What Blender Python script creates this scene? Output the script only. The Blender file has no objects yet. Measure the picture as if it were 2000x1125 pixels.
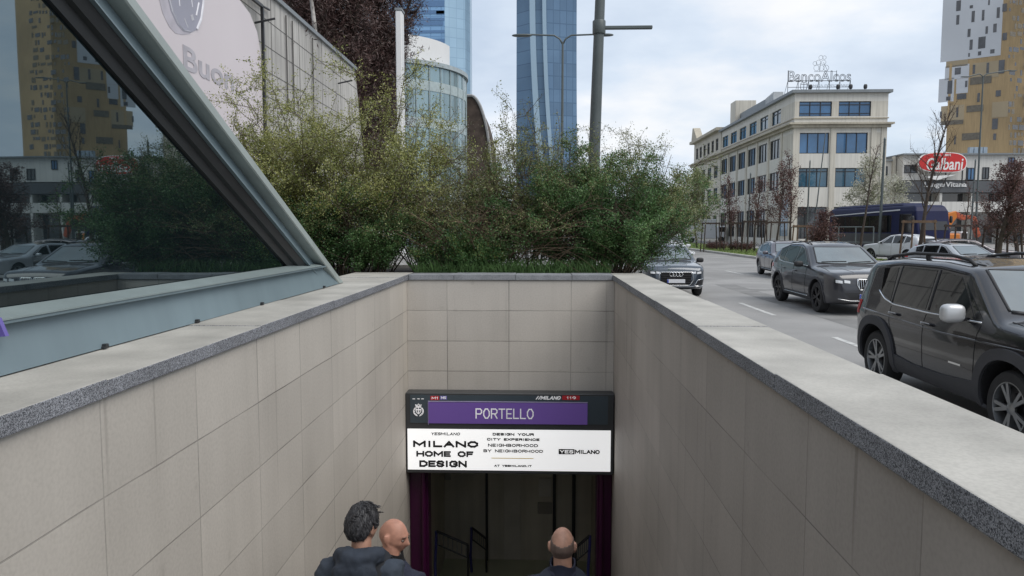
import bpy, bmesh, math, random
import numpy as np
from mathutils import Vector, Matrix, Euler
from mathutils.bvhtree import BVHTree

R = math.radians
C = bpy.context.scene.collection
SC = bpy.context.scene
random.seed(5)

# ---------------------------------------------------------------- camera, sky, sun, exposure
cam_d = bpy.data.cameras.new('camera')
cam = bpy.data.objects.new('camera', cam_d)
C.objects.link(cam)
EYE = 2.0
cam.location = (0, 0, EYE)
cam.rotation_euler = (R(90 - 4.55), 0, R(2.02))
cam_d.sensor_width = 36
cam_d.lens = 26.0
cam_d.clip_start = 0.05
cam_d.clip_end = 5000
SC.camera = cam
SC.render.resolution_x, SC.render.resolution_y = 1024, 576
SC.view_settings.view_transform = 'Standard'
SC.view_settings.look = 'None'
SC.view_settings.exposure = 0.6
SC.view_settings.gamma = 1
SC.cycles.use_denoising = True
SC.cycles.max_bounces = 6
SC.cycles.transparent_max_bounces = 8
SC.cycles.caustics_reflective = False
SC.cycles.caustics_refractive = False

SUN_EL, SUN_AZ = 52, 125         # azimuth clockwise from +Y
world = bpy.data.worlds.new('World')
SC.world = world
world.use_nodes = True
def build_sky():
    nt = world.node_tree
    nt.nodes.clear()
    N = nt.nodes.new
    L = nt.links.new
    out = N('ShaderNodeOutputWorld')
    bg = N('ShaderNodeBackground')
    bg.inputs['Strength'].default_value = 0.1
    sky = N('ShaderNodeTexSky')
    sky.sky_type = 'NISHITA'
    sky.sun_disc = False
    sky.sun_elevation = R(SUN_EL)
    sky.sun_rotation = R(SUN_AZ)
    sky.altitude = 120
    sky.dust_density = 1.6
    tc = N('ShaderNodeTexCoord')
    sep = N('ShaderNodeSeparateXYZ')
    L(tc.outputs['Generated'], sep.inputs[0])
    zz = N('ShaderNodeMath'); zz.operation = 'ADD'; zz.inputs[1].default_value = 0.22
    L(sep.outputs['Z'], zz.inputs[0])
    zm = N('ShaderNodeMath'); zm.operation = 'MAXIMUM'; zm.inputs[1].default_value = 0.05
    L(zz.outputs[0], zm.inputs[0])
    dx = N('ShaderNodeMath'); dx.operation = 'DIVIDE'
    dy = N('ShaderNodeMath'); dy.operation = 'DIVIDE'
    L(sep.outputs['X'], dx.inputs[0]); L(zm.outputs[0], dx.inputs[1])
    L(sep.outputs['Y'], dy.inputs[0]); L(zm.outputs[0], dy.inputs[1])
    cmb = N('ShaderNodeCombineXYZ')
    L(dx.outputs[0], cmb.inputs[0]); L(dy.outputs[0], cmb.inputs[1])
    mp = N('ShaderNodeMapping'); mp.inputs['Location'].default_value = (1.35, 0.4, 0.0)
    mp.inputs['Scale'].default_value = (0.6, 0.62, 1)
    L(cmb.outputs[0], mp.inputs[0])
    n1 = N('ShaderNodeTexNoise')
    n1.inputs['Scale'].default_value = 1.15
    n1.inputs['Detail'].default_value = 7
    n1.inputs['Roughness'].default_value = 0.52
    n1.inputs['Distortion'].default_value = 0.35
    L(mp.outputs[0], n1.inputs['Vector'])
    n2 = N('ShaderNodeTexNoise')
    n2.inputs['Scale'].default_value = 2.1
    n2.inputs['Detail'].default_value = 6
    n2.inputs['Roughness'].default_value = 0.55
    L(mp.outputs[0], n2.inputs['Vector'])
    # cover: how much cloud hides the blue
    r1 = N('ShaderNodeValToRGB')
    r1.color_ramp.elements[0].position = 0.30; r1.color_ramp.elements[0].color = (0.72, 0.72, 0.72, 1)
    r1.color_ramp.elements[1].position = 0.62; r1.color_ramp.elements[1].color = (1, 1, 1, 1)
    L(n1.outputs['Fac'], r1.inputs['Fac'])
    # cloud body: grey undersides to bright tops
    r2 = N('ShaderNodeValToRGB')
    e = r2.color_ramp.elements
    e[0].position = 0.34; e[0].color = (4.0, 4.65, 5.6, 1)
    e[1].position = 0.66; e[1].color = (6.7, 6.75, 6.9, 1)
    m = e.new(0.5); m.color = (5.0, 5.6, 6.4, 1)
    L(n2.outputs['Fac'], r2.inputs['Fac'])
    mix = N('ShaderNodeMixRGB')
    L(r1.outputs['Color'], mix.inputs['Fac'])
    L(sky.outputs['Color'], mix.inputs['Color1'])
    L(r2.outputs['Color'], mix.inputs['Color2'])
    L(mix.outputs['Color'], bg.inputs['Color'])
    L(bg.outputs[0], out.inputs[0])
build_sky()
sun_d = bpy.data.lights.new('sun', 'SUN')
sun_d.energy = 1.5
sun_d.angle = R(45)
sun_d.color = (1, 0.95, 0.88)
sun = bpy.data.objects.new('sun', sun_d)
C.objects.link(sun)
_a, _e = R(SUN_AZ), R(SUN_EL)
_dir = Vector((math.sin(_a) * math.cos(_e), math.cos(_a) * math.cos(_e), math.sin(_e)))
sun.rotation_euler = (-_dir).to_track_quat('-Z', 'Y').to_euler()
sun.location = _dir * 60

# ---------------------------------------------------------------- layout helper (photograph survey -> metres)
_cm = cam.rotation_euler.to_matrix()
def ray(px, py):
    return _cm @ Vector(((px - 1000) / 1444, -(py - 562.5) / 1444, -1))
def at(px, py, Y):
    d = ray(px, py)
    t = Y / d.y
    return Vector((d.x * t, Y, EYE + d.z * t))

# ---------------------------------------------------------------- materials
def nodes_of(name):
    m = bpy.data.materials.new(name)
    m.use_nodes = True
    nt = m.node_tree
    b = nt.nodes['Principled BSDF']
    return m, nt, b
def rgba(c, k=1.0):
    return (min(1, c[0] * k), min(1, c[1] * k), min(1, c[2] * k), 1)
def mat(name, col, rough=0.6, metal=0.0, var=0.12, scale=2.0, bump=0.0, bscale=None, ior=1.5, coat=0.0,
        streak=0.0, fine=0.0, emit=0.0, alpha=1.0):
    m, nt, b = nodes_of(name)
    N, L = nt.nodes.new, nt.links.new
    b.inputs['Roughness'].default_value = rough
    b.inputs['Metallic'].default_value = metal
    b.inputs['IOR'].default_value = ior
    b.inputs['Coat Weight'].default_value = coat
    b.inputs['Coat Roughness'].default_value = 0.04
    tc = N('ShaderNodeTexCoord')
    no = N('ShaderNodeTexNoise')
    no.inputs['Scale'].default_value = scale
    no.inputs['Detail'].default_value = 5
    L(tc.outputs['Object'], no.inputs['Vector'])
    rp = N('ShaderNodeValToRGB')
    rp.color_ramp.elements[0].position = 0.3; rp.color_ramp.elements[0].color = rgba(col, 1 - var)
    rp.color_ramp.elements[1].position = 0.7; rp.color_ramp.elements[1].color = rgba(col, 1 + var)
    L(no.outputs['Fac'], rp.inputs['Fac'])
    last = rp.outputs['Color']
    def mult(fac_socket, lo, hi, amount):
        nonlocal last
        r = N('ShaderNodeValToRGB')
        r.color_ramp.elements[0].position = lo; r.color_ramp.elements[0].color = (1 - amount,) * 3 + (1,)
        r.color_ramp.elements[1].position = hi; r.color_ramp.elements[1].color = (1, 1, 1, 1)
        L(fac_socket, r.inputs['Fac'])
        mx = N('ShaderNodeMixRGB'); mx.blend_type = 'MULTIPLY'; mx.inputs['Fac'].default_value = 1
        L(last, mx.inputs['Color1']); L(r.outputs['Color'], mx.inputs['Color2'])
        last = mx.outputs['Color']
    if streak:
        mp = N('ShaderNodeMapping'); mp.inputs['Scale'].default_value = (3.2, 3.2, 0.18)
        L(tc.outputs['Object'], mp.inputs[0])
        n3 = N('ShaderNodeTexNoise'); n3.inputs['Scale'].default_value = 1.6; n3.inputs['Detail'].default_value = 4
        L(mp.outputs[0], n3.inputs['Vector'])
        mult(n3.outputs['Fac'], 0.30, 0.62, streak)
    if fine:
        n4 = N('ShaderNodeTexNoise'); n4.inputs['Scale'].default_value = 90; n4.inputs['Detail'].default_value = 2
        L(tc.outputs['Object'], n4.inputs['Vector'])
        mult(n4.outputs['Fac'], 0.35, 0.6, fine)
    L(last, b.inputs['Base Color'])
    if emit:
        b.inputs['Emission Strength'].default_value = emit
        L(last, b.inputs['Emission Color'])
    if bump:
        bn = N('ShaderNodeTexNoise'); bn.inputs['Scale'].default_value = bscale or scale * 12
        bn.inputs['Detail'].default_value = 4
        L(tc.outputs['Object'], bn.inputs['Vector'])
        bp = N('ShaderNodeBump'); bp.inputs['Strength'].default_value = bump; bp.inputs['Distance'].default_value = 0.01
        L(bn.outputs['Fac'], bp.inputs['Height']); L(bp.outputs[0], b.inputs['Normal'])
    m.diffuse_color = rgba(col)
    return m

def tile_mat(name, axis, tw, th, off_u, off_v, col, joint=0.004, var=0.06, dirt=0.22, jdark=0.34, jlight=0.76):
    """stone slabs laid in a square grid; axis = 'x' (slabs in the y-z plane) or 'y' (x-z plane)"""
    m, nt, b = nodes_of(name)
    N, L = nt.nodes.new, nt.links.new
    tc = N('ShaderNodeTexCoord')
    sep = N('ShaderNodeSeparateXYZ'); L(tc.outputs['Object'], sep.inputs[0])
    cmb = N('ShaderNodeCombineXYZ')
    au = N('ShaderNodeMath'); au.operation = 'ADD'; au.inputs[1].default_value = -off_u + tw * 40
    av = N('ShaderNodeMath'); av.operation = 'ADD'; av.inputs[1].default_value = -off_v + th * 40
    L(sep.outputs['Y' if axis == 'x' else 'X'], au.inputs[0]); L(sep.outputs['Z'], av.inputs[0])
    # slightly uneven joints
    wn = N('ShaderNodeTexNoise'); wn.inputs['Scale'].default_value = 1.7; wn.inputs['Detail'].default_value = 1
    L(tc.outputs['Object'], wn.inputs['Vector'])
    ws = N('ShaderNodeMath'); ws.operation = 'MULTIPLY_ADD'; ws.inputs[1].default_value = 0.012; ws.inputs[2].default_value = -0.006
    L(wn.outputs['Fac'], ws.inputs[0])
    a2 = N('ShaderNodeMath'); a2.operation = 'ADD'; L(av.outputs[0], a2.inputs[0]); L(ws.outputs[0], a2.inputs[1])
    L(au.outputs[0], cmb.inputs[0]); L(a2.outputs[0], cmb.inputs[1])
    br = N('ShaderNodeTexBrick')
    br.offset = 0.0; br.squash = 1.0
    br.inputs['Scale'].default_value = 1
    br.inputs['Brick Width'].default_value = tw
    br.inputs['Row Height'].default_value = th
    br.inputs['Mortar Size'].default_value = joint
    br.inputs['Mortar Smooth'].default_value = 0.25
    br.inputs['Bias'].default_value = 0.0
    br.inputs['Color1'].default_value = rgba(col, 1 - var)
    br.inputs['Color2'].default_value = rgba(col, 1 + var)
    br.inputs['Mortar'].default_value = rgba(col, 0.28)
    L(cmb.outputs[0], br.inputs['Vector'])
    # joints: dark and open in places, nearly closed in others
    jn = N('ShaderNodeTexNoise'); jn.inputs['Scale'].default_value = 1.1; jn.inputs['Detail'].default_value = 3
    L(tc.outputs['Object'], jn.inputs['Vector'])
    jr = N('ShaderNodeValToRGB')
    jr.color_ramp.elements[0].position = 0.36; jr.color_ramp.elements[0].color = rgba(col, jdark)
    jr.color_ramp.elements[1].position = 0.60; jr.color_ramp.elements[1].color = rgba(col, jlight)
    L(jn.outputs['Fac'], jr.inputs['Fac']); L(jr.outputs['Color'], br.inputs['Mortar'])
    last = br.outputs['Color']
    def mul(vec_scale, nscale, lo, hi, amt, det=5):
        nonlocal last
        mp = N('ShaderNodeMapping'); mp.inputs['Scale'].default_value = vec_scale
        L(tc.outputs['Object'], mp.inputs[0])
        n = N('ShaderNodeTexNoise'); n.inputs['Scale'].default_value = nscale; n.inputs['Detail'].default_value = det
        L(mp.outputs[0], n.inputs['Vector'])
        r = N('ShaderNodeValToRGB')
        r.color_ramp.elements[0].position = lo; r.color_ramp.elements[0].color = (1 - amt, 1 - amt * 1.02, 1 - amt * 1.05, 1)
        r.color_ramp.elements[1].position = hi; r.color_ramp.elements[1].color = (1, 1, 1, 1)
        L(n.outputs['Fac'], r.inputs['Fac'])
        x = N('ShaderNodeMixRGB'); x.blend_type = 'MULTIPLY'; x.inputs['Fac'].default_value = 1
        L(last, x.inputs['Color1']); L(r.outputs['Color'], x.inputs['Color2'])
        last = x.outputs['Color']
    mul((1, 1, 1), 0.9, 0.3, 0.65, dirt * 0.7)
    mul((4.5, 4.5, 0.25), 1.5, 0.28, 0.58, dirt * 0.28)
    mul((1, 1, 1), 60, 0.3, 0.6, 0.10, 3)
    mul((14, 14, 0.35), 1.1, 0.27, 0.335, dirt * 0.85, 3)
    mul((1, 1, 1), 5.5, 0.26, 0.33, dirt * 0.5, 6)
    L(last, b.inputs['Base Color'])
    b.inputs['Roughness'].default_value = 0.62
    bp = N('ShaderNodeBump'); bp.inputs['Strength'].default_value = 0.5; bp.inputs['Distance'].default_value = 0.006
    inv = N('ShaderNodeMath'); inv.operation = 'SUBTRACT'; inv.inputs[0].default_value = 1
    L(br.outputs['Fac'], inv.inputs[1]); L(inv.outputs[0], bp.inputs['Height'])
    L(bp.outputs[0], b.inputs['Normal'])
    return m

def granite_mat(name, dark, light, rough=0.75, scale=220):
    m, nt, b = nodes_of(name)
    N, L = nt.nodes.new, nt.links.new
    tc = N('ShaderNodeTexCoord')
    v = N('ShaderNodeTexVoronoi'); v.inputs['Scale'].default_value = scale
    L(tc.outputs['Object'], v.inputs['Vector'])
    n = N('ShaderNodeTexNoise'); n.inputs['Scale'].default_value = 3; n.inputs['Detail'].default_value = 6
    L(tc.outputs['Object'], n.inputs['Vector'])
    sp = N('ShaderNodeSeparateColor'); L(v.outputs['Color'], sp.inputs[0])
    r = N('ShaderNodeValToRGB')
    e = r.color_ramp.elements
    e[0].position = 0.1; e[0].color = rgba(dark)
    e[1].position = 0.9; e[1].color = rgba(light)
    L(sp.outputs[0], r.inputs['Fac'])
    r2 = N('ShaderNodeValToRGB')
    r2.color_ramp.elements[0].position = 0.3; r2.color_ramp.elements[0].color = (0.74, 0.74, 0.74, 1)
    r2.color_ramp.elements[1].position = 0.65; r2.color_ramp.elements[1].color = (1, 1, 1, 1)
    L(n.outputs['Fac'], r2.inputs['Fac'])
    x = N('ShaderNodeMixRGB'); x.blend_type = 'MULTIPLY'; x.inputs['Fac'].default_value = 1
    L(r.outputs['Color'], x.inputs['Color1']); L(r2.outputs['Color'], x.inputs['Color2'])
    L(x.outputs['Color'], b.inputs['Base Color'])
    b.inputs['Roughness'].default_value = rough
    bp = N('ShaderNodeBump'); bp.inputs['Strength'].default_value = 0.35; bp.inputs['Distance'].default_value = 0.003
    L(sp.outputs[1], bp.inputs['Height']); L(bp.outputs[0], b.inputs['Normal'])
    return m

def leaf_mat(name, c0, c1, c2, trans=0.25):
    m, nt, b = nodes_of(name)
    N, L = nt.nodes.new, nt.links.new
    a = N('ShaderNodeAttribute'); a.attribute_name = 'tint'
    r = N('ShaderNodeValToRGB')
    e = r.color_ramp.elements
    e[0].position = 0.0; e[0].color = rgba(c0)
    e[1].position = 1.0; e[1].color = rgba(c2)
    k = e.new(0.5); k.color = rgba(c1)
    L(a.outputs['Fac'], r.inputs['Fac'])
    L(r.outputs['Color'], b.inputs['Base Color'])
    b.inputs['Roughness'].default_value = 0.5
    tr = N('ShaderNodeBsdfTranslucent'); L(r.outputs['Color'], tr.inputs['Color'])
    mx = N('ShaderNodeMixShader'); mx.inputs['Fac'].default_value = trans
    out = nt.nodes['Material Output']
    L(b.outputs[0], mx.inputs[1]); L(tr.outputs[0], mx.inputs[2]); L(mx.outputs[0], out.inputs[0])
    return m

def grid_glass(name, col, lines, tw, th, rough=0.15, metal=0.6, joint=0.12, var=0.15, axis='xz', jfac=0.55):
    """curtain wall: panes with thin mullion lines"""
    m, nt, b = nodes_of(name)
    N, L = nt.nodes.new, nt.links.new
    tc = N('ShaderNodeTexCoord')
    sep = N('ShaderNodeSeparateXYZ'); L(tc.outputs['Object'], sep.inputs[0])
    cmb = N('ShaderNodeCombineXYZ')
    ad = N('ShaderNodeMath'); ad.operation = 'ADD'; L(sep.outputs['X'], ad.inputs[0])
    L(sep.outputs['Y'], ad.inputs[1])
    au = N('ShaderNodeMath'); au.operation = 'ADD'; au.inputs[1].default_value = 4000
    L(ad.outputs[0], au.inputs[0])
    L(au.outputs[0], cmb.inputs[0])
    L(sep.outputs['Z'], cmb.inputs[1])
    br = N('ShaderNodeTexBrick'); br.offset = 0; br.inputs['Scale'].default_value = 1
    br.inputs['Brick Width'].default_value = tw; br.inputs['Row Height'].default_value = th
    br.inputs['Mortar Size'].default_value = joint; br.inputs['Mortar Smooth'].default_value = 0.1
    br.inputs['Color1'].default_value = rgba(col, 1 - var); br.inputs['Color2'].default_value = rgba(col, 1 + var)
    br.inputs['Mortar'].default_value = rgba(lines)
    L(cmb.outputs[0], br.inputs['Vector'])
    n = N('ShaderNodeTexNoise'); n.inputs['Scale'].default_value = 0.02; n.inputs['Detail'].default_value = 3
    L(tc.outputs['Object'], n.inputs['Vector'])
    r2 = N('ShaderNodeValToRGB')
    r2.color_ramp.elements[0].position = 0.35; r2.color_ramp.elements[0].color = (0.75, 0.78, 0.82, 1)
    r2.color_ramp.elements[1].position = 0.65; r2.color_ramp.elements[1].color = (1, 1, 1, 1)
    L(n.outputs['Fac'], r2.inputs['Fac'])
    x = N('ShaderNodeMixRGB'); x.blend_type = 'MULTIPLY'; x.inputs['Fac'].default_value = 1
    L(br.outputs['Color'], x.inputs['Color1']); L(r2.outputs['Color'], x.inputs['Color2'])
    L(x.outputs['Color'], b.inputs['Base Color'])
    b.inputs['Roughness'].default_value = rough
    b.inputs['Metallic'].default_value = metal
    return m

# ---------------------------------------------------------------- mesh helpers
def wloc(o):
    v = Vector((0, 0, 0))
    while o is not None:
        v = v + o.location
        o = o.parent
    return v

def link_mesh(name, me, mats, parent=None, smooth=False, angle=None):
    if not isinstance(mats, (list, tuple)):
        mats = [mats]
    for m in mats:
        me.materials.append(m)
    if smooth:
        me.polygons.foreach_set('use_smooth', [True] * len(me.polygons))
        if angle is not None:
            me.set_sharp_from_angle(angle=R(angle))
    o = bpy.data.objects.new(name, me)
    C.objects.link(o)
    if parent is not None:
        o.parent = parent
    return o

def tag(o, label=None, cat=None, group=None, kind=None):
    if label: o['label'] = label
    if cat: o['category'] = cat
    if group: o['group'] = group
    if kind: o['kind'] = kind
    return o

def thing(name, label, cat, loc=(0, 0, 0), rz=0.0, group=None):
    o = bpy.data.objects.new(name, None)
    C.objects.link(o)
    o.location = loc
    o.rotation_euler = (0, 0, rz)
    return tag(o, label, cat, group)

class MB:
    def __init__(s):
        s.v, s.f, s.m = [], [], []
    def add(s, verts, faces, mi=0):
        k = len(s.v)
        s.v.extend([tuple(p) for p in verts])
        for f in faces:
            s.f.append([i + k for i in f]); s.m.append(mi)
        return s
    def box(s, x0, x1, y0, y1, z0, z1, mi=0):
        return s.add([(x0, y0, z0), (x1, y0, z0), (x1, y1, z0), (x0, y1, z0), (x0, y0, z1), (x1, y0, z1), (x1, y1, z1), (x0, y1, z1)],
                     [(0, 3, 2, 1), (4, 5, 6, 7), (0, 1, 5, 4), (1, 2, 6, 5), (2, 3, 7, 6), (3, 0, 4, 7)], mi)
    def obox(s, c, ax, ay, az, mi=0):
        """oriented box: centre and three half-axis vectors"""
        c, ax, ay, az = map(Vector, (c, ax, ay, az))
        p = [c + ax * i + ay * j + az * k for k in (-1, 1) for j in (-1, 1) for i in (-1, 1)]
        return s.add(p, [(0, 2, 3, 1), (4, 5, 7, 6), (0, 1, 5, 4), (1, 3, 7, 5), (3, 2, 6, 7), (2, 0, 4, 6)], mi)
    def bar(s, a, b, w, h=None, up=(0, 0, 1), mi=0):
        a, b = Vector(a), Vector(b)
        d = (b - a)
        t = d.normalized()
        side = t.cross(Vector(up))
        if side.length < 1e-4:
            side = Vector((1, 0, 0))
        side.normalize()
        u = side.cross(t).normalized()
        return s.obox((a + b) / 2, d / 2, side * (w / 2), u * ((h or w) / 2), mi)
    def prism(s, poly, vec, mi=0):
        """polygon (3-D points, one plane) pushed along vec"""
        n = len(poly)
        vec = Vector(vec)
        p = [Vector(q) for q in poly]
        v = p + [q + vec for q in p]
        f = [list(range(n))[::-1], [i + n for i in range(n)]]
        f += [(i, (i + 1) % n, (i + 1) % n + n, i + n) for i in range(n)]
        return s.add(v, f, mi)
    def tube(s, pts, rad, n=8, mi=0, caps=True, flat=1.0):
        pts = [Vector(p) for p in pts]
        k = len(pts)
        if not hasattr(rad, '__len__'):
            rad = [rad] * k
        base = len(s.v)
        prev = None
        for i in range(k):
            t = (pts[min(i + 1, k - 1)] - pts[max(i - 1, 0)])
            t = t.normalized() if t.length > 1e-9 else Vector((0, 0, 1))
            if prev is None:
                a = t.orthogonal().normalized()
            else:
                a = (prev - t * prev.dot(t))
                a = a.normalized() if a.length > 1e-6 else t.orthogonal().normalized()
            prev = a
            b = t.cross(a)
            for j in range(n):
                q = 2 * math.pi * j / n
                s.v.append(tuple(pts[i] + (a * math.cos(q) + b * math.sin(q) * flat) * rad[i]))
        for i in range(k - 1):
            for j in range(n):
                j2 = (j + 1) % n
                s.f.append([base + i * n + j, base + i * n + j2, base + (i + 1) * n + j2, base + (i + 1) * n + j]); s.m.append(mi)
        if caps:
            s.f.append([base + j for j in range(n)][::-1]); s.m.append(mi)
            s.f.append([base + (k - 1) * n + j for j in range(n)]); s.m.append(mi)
        return s
    def rings(s, rings, mi=0, caps=True):
        n = len(rings[0]); base = len(s.v)
        for r in rings:
            s.v.extend([tuple(p) for p in r])
        for i in range(len(rings) - 1):
            for j in range(n):
                j2 = (j + 1) % n
                s.f.append([base + i * n + j, base + i * n + j2, base + (i + 1) * n + j2, base + (i + 1) * n + j]); s.m.append(mi)
        if caps:
            s.f.append([base + j for j in range(n)][::-1]); s.m.append(mi)
            s.f.append([base + (len(rings) - 1) * n + j for j in range(n)]); s.m.append(mi)
        return s
    def grid(s, g, mi=0, flip=False):
        base = len(s.v); r, c = len(g), len(g[0])
        for row in g:
            s.v.extend([tuple(p) for p in row])
        for i in range(r - 1):
            for j in range(c - 1):
                q = [base + i * c + j, base + i * c + j + 1, base + (i + 1) * c + j + 1, base + (i + 1) * c + j]
                s.f.append(q[::-1] if flip else q); s.m.append(mi)
        return s
    def lathe(s, prof, n=24, axis='z', c=(0, 0, 0), mi=0, caps=True):
        """prof: (radius, height) pairs"""
        rr = []
        for r, h in prof:
            ring = []
            for j in range(n):
                q = 2 * math.pi * j / n
                a, b = r * math.cos(q), r * math.sin(q)
                if axis == 'z': p = (a, b, h)
                elif axis == 'y': p = (b, h, a)
                else: p = (h, a, b)
                ring.append((p[0] + c[0], p[1] + c[1], p[2] + c[2]))
            rr.append(ring)
        return s.rings(rr, mi, caps)
    def blob(s, c, r, n=2.6, seg=20, mi=0, rot=None):
        """superellipsoid"""
        rings = []
        def sp(v, e): return math.copysign(abs(v) ** e, v)
        e = 2 / n
        for i in range(1, seg // 2):
            la = -math.pi / 2 + math.pi * i / (seg // 2)
            ring = []
            for j in range(seg):
                lo = 2 * math.pi * j / seg
                p = Vector((r[0] * sp(math.cos(la), e) * sp(math.cos(lo), e), r[1] * sp(math.cos(la), e) * sp(math.sin(lo), e), r[2] * sp(math.sin(la), e)))
                if rot is not None: p = rot @ p
                ring.append(p + Vector(c))
            rings.append(ring)
        return s.rings(rings, mi)
    def build(s, name, mats, parent=None, local=False, smooth=False, angle=None, bevel=0.0, seg=1):
        me = bpy.data.meshes.new(name)
        off = Vector((0, 0, 0)) if (local or parent is None) else wloc(parent)
        v = [(p[0] - off.x, p[1] - off.y, p[2] - off.z) for p in s.v]
        me.from_pydata(v, [], s.f)
        if len(set(s.m)) > 1:
            me.polygons.foreach_set('material_index', s.m)
        me.update()
        bm = bmesh.new(); bm.from_mesh(me)
        bmesh.ops.recalc_face_normals(bm, faces=bm.faces)
        bm.to_mesh(me); bm.free()
        o = link_mesh(name, me, mats, parent, smooth, angle)
        if bevel:
            md = o.modifiers.new('bevel', 'BEVEL'); md.width = bevel; md.segments = seg
            md.limit_method = 'ANGLE'; md.angle_limit = R(40)
        return o

def kids(o):
    return [c for c in bpy.data.objects if c.parent == o]
def copy_tree(o, parent=None):
    c = o.copy()
    C.objects.link(c)
    if parent is not None: c.parent = parent
    for ch in kids(o): copy_tree(ch, c)
    return c
def baked(mb, mods, voxel=None, smooth=0):
    """closed shapes of an MB melted into one skin"""
    me = bpy.data.meshes.new('t'); me.from_pydata(mb.v, [], mb.f); me.update()
    o = bpy.data.objects.new('t', me); C.objects.link(o)
    if voxel:
        md = o.modifiers.new('r', 'REMESH'); md.mode = 'VOXEL'; md.voxel_size = voxel; md.use_smooth_shade = True
    if smooth:
        md = o.modifiers.new('s', 'SMOOTH'); md.iterations = smooth; md.factor = 0.5
    for f in mods: f(o)
    dg = bpy.context.evaluated_depsgraph_get()
    r = bpy.data.meshes.new_from_object(o.evaluated_get(dg), depsgraph=dg)
    bpy.data.objects.remove(o)
    return r

def text_raw(body, size=1.0, offset=0.0, extrude=0.0, wire=0.0, align='CENTER', spacing=1.0, shear=0.0):
    cu = bpy.data.curves.new('t', 'FONT')
    cu.body = body; cu.size = size; cu.offset = offset; cu.extrude = extrude
    cu.align_x = align; cu.align_y = 'CENTER'; cu.space_character = spacing; cu.shear = shear
    cu.resolution_u = 4
    if wire:
        cu.fill_mode = 'NONE'; cu.bevel_depth = wire; cu.bevel_resolution = 0
    o = bpy.data.objects.new('t', cu); C.objects.link(o)
    dg = bpy.context.evaluated_depsgraph_get()
    me = bpy.data.meshes.new_from_object(o.evaluated_get(dg), depsgraph=dg)
    v = [tuple(p.co) for p in me.vertices]; f = [list(p.vertices) for p in me.polygons]
    bpy.data.objects.remove(o); bpy.data.meshes.remove(me)
    return v, f
def lettering(body, name, m, parent, org, width=None, height=None, right=(1, 0, 0), up=(0, 0, 1), depth=0.004, bold=0.0, wire=0.0,
              align='CENTER', spacing=1.0, shear=0.0, local=False):
    """words built as thin solid letters, fitted to a width and height in metres, centred on org"""
    v, f = text_raw(body, 1.0, bold, 0.0 if wire else 0.01, wire, align, spacing, shear)
    xs = [p[0] for p in v]; ys = [p[1] for p in v]
    w, h = max(xs) - min(xs), max(ys) - min(ys)
    cx, cy = (max(xs) + min(xs)) / 2, (max(ys) + min(ys)) / 2
    sx = width / w if width else height / h
    sy = height / h if height else sx
    r, u = Vector(right), Vector(up)
    n = r.cross(u)
    zs = max(abs(p[2]) for p in v) or 1
    mb = MB()
    mb.add([Vector(org) + r * ((p[0] - cx) * sx) + u * ((p[1] - cy) * sy) + n * (p[2] / zs * depth / 2) for p in v], f)
    me = bpy.data.meshes.new(name)
    off = Vector((0, 0, 0)) if local else wloc(parent)
    me.from_pydata([tuple(Vector(p) - off) for p in mb.v], [], mb.f); me.update()
    return link_mesh(name, me, m, parent)

def leaves(name, cen, size, m, parent, rng, tint=None, aspect=0.55, flat=0.0, local=False):
    """many small leaf blades, one mesh"""
    n = len(cen)
    cen = np.asarray(cen, float)
    if not local:
        cen = cen - np.array(wloc(parent))
    a = rng.normal(size=(n, 3)); a[:, 2] *= (1 - flat); a /= np.linalg.norm(a, axis=1)[:, None]
    b = rng.normal(size=(n, 3)); b -= a * (a * b).sum(1)[:, None]; b /= np.linalg.norm(b, axis=1)[:, None]
    s = size * rng.uniform(0.6, 1.35, n)[:, None]
    v = np.stack([cen - a * s * .5, cen + b * s * aspect * .5 - a * s * .06, cen + a * s * .5, cen - b * s * aspect * .5 - a * s * .06], 1).reshape(-1, 3)
    me = bpy.data.meshes.new(name)
    me.vertices.add(4 * n); me.vertices.foreach_set('co', v.ravel())
    me.loops.add(4 * n); me.loops.foreach_set('vertex_index', np.arange(4 * n, dtype=np.int32))
    me.polygons.add(n); me.polygons.foreach_set('loop_start', np.arange(0, 4 * n, 4, dtype=np.int32))
    me.polygons.foreach_set('loop_total', np.full(n, 4, dtype=np.int32))
    me.update(calc_edges=True)
    t = rng.uniform(0, 1, n) if tint is None else np.clip(tint, 0, 1)
    at_ = me.attributes.new('tint', 'FLOAT', 'POINT')
    at_.data.foreach_set('value', np.repeat(t, 4).astype(np.float32))
    return link_mesh(name, me, m, parent)

def wander(rng, p, d, length, n, wob, up=0.0):
    """a crooked twig"""
    p = np.array(p, float); d = np.array(d, float); d /= np.linalg.norm(d)
    out = [p.copy()]
    for i in range(n):
        d = d + rng.normal(size=3) * wob + np.array([0, 0, up])
        d /= np.linalg.norm(d)
        p = p + d * length / n
        out.append(p.copy())
    return np.array(out)
# ================================================================ THE GROUND
M_asph = mat('asphalt', (0.285, 0.28, 0.272), 0.85, var=0.2, scale=0.45, bump=0.25, bscale=60, fine=0.25)
M_pave = mat('paving', (0.22, 0.215, 0.2), 0.85, var=0.15, scale=0.8, bump=0.2, bscale=40, fine=0.2)
M_kerb = mat('kerb_stone', (0.42, 0.41, 0.39), 0.8, var=0.15, scale=2, bump=0.2, bscale=40)
M_paint = mat('road_paint', (0.48, 0.48, 0.465), 0.7, var=0.35, scale=6)
M_soil = mat('soil', (0.06, 0.05, 0.035), 0.95, var=0.3, scale=5, bump=0.6, bscale=30)
M_turf = mat('turf', (0.13, 0.19, 0.045), 0.95, var=0.35, scale=1.4, bump=0.5, bscale=50)

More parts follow.
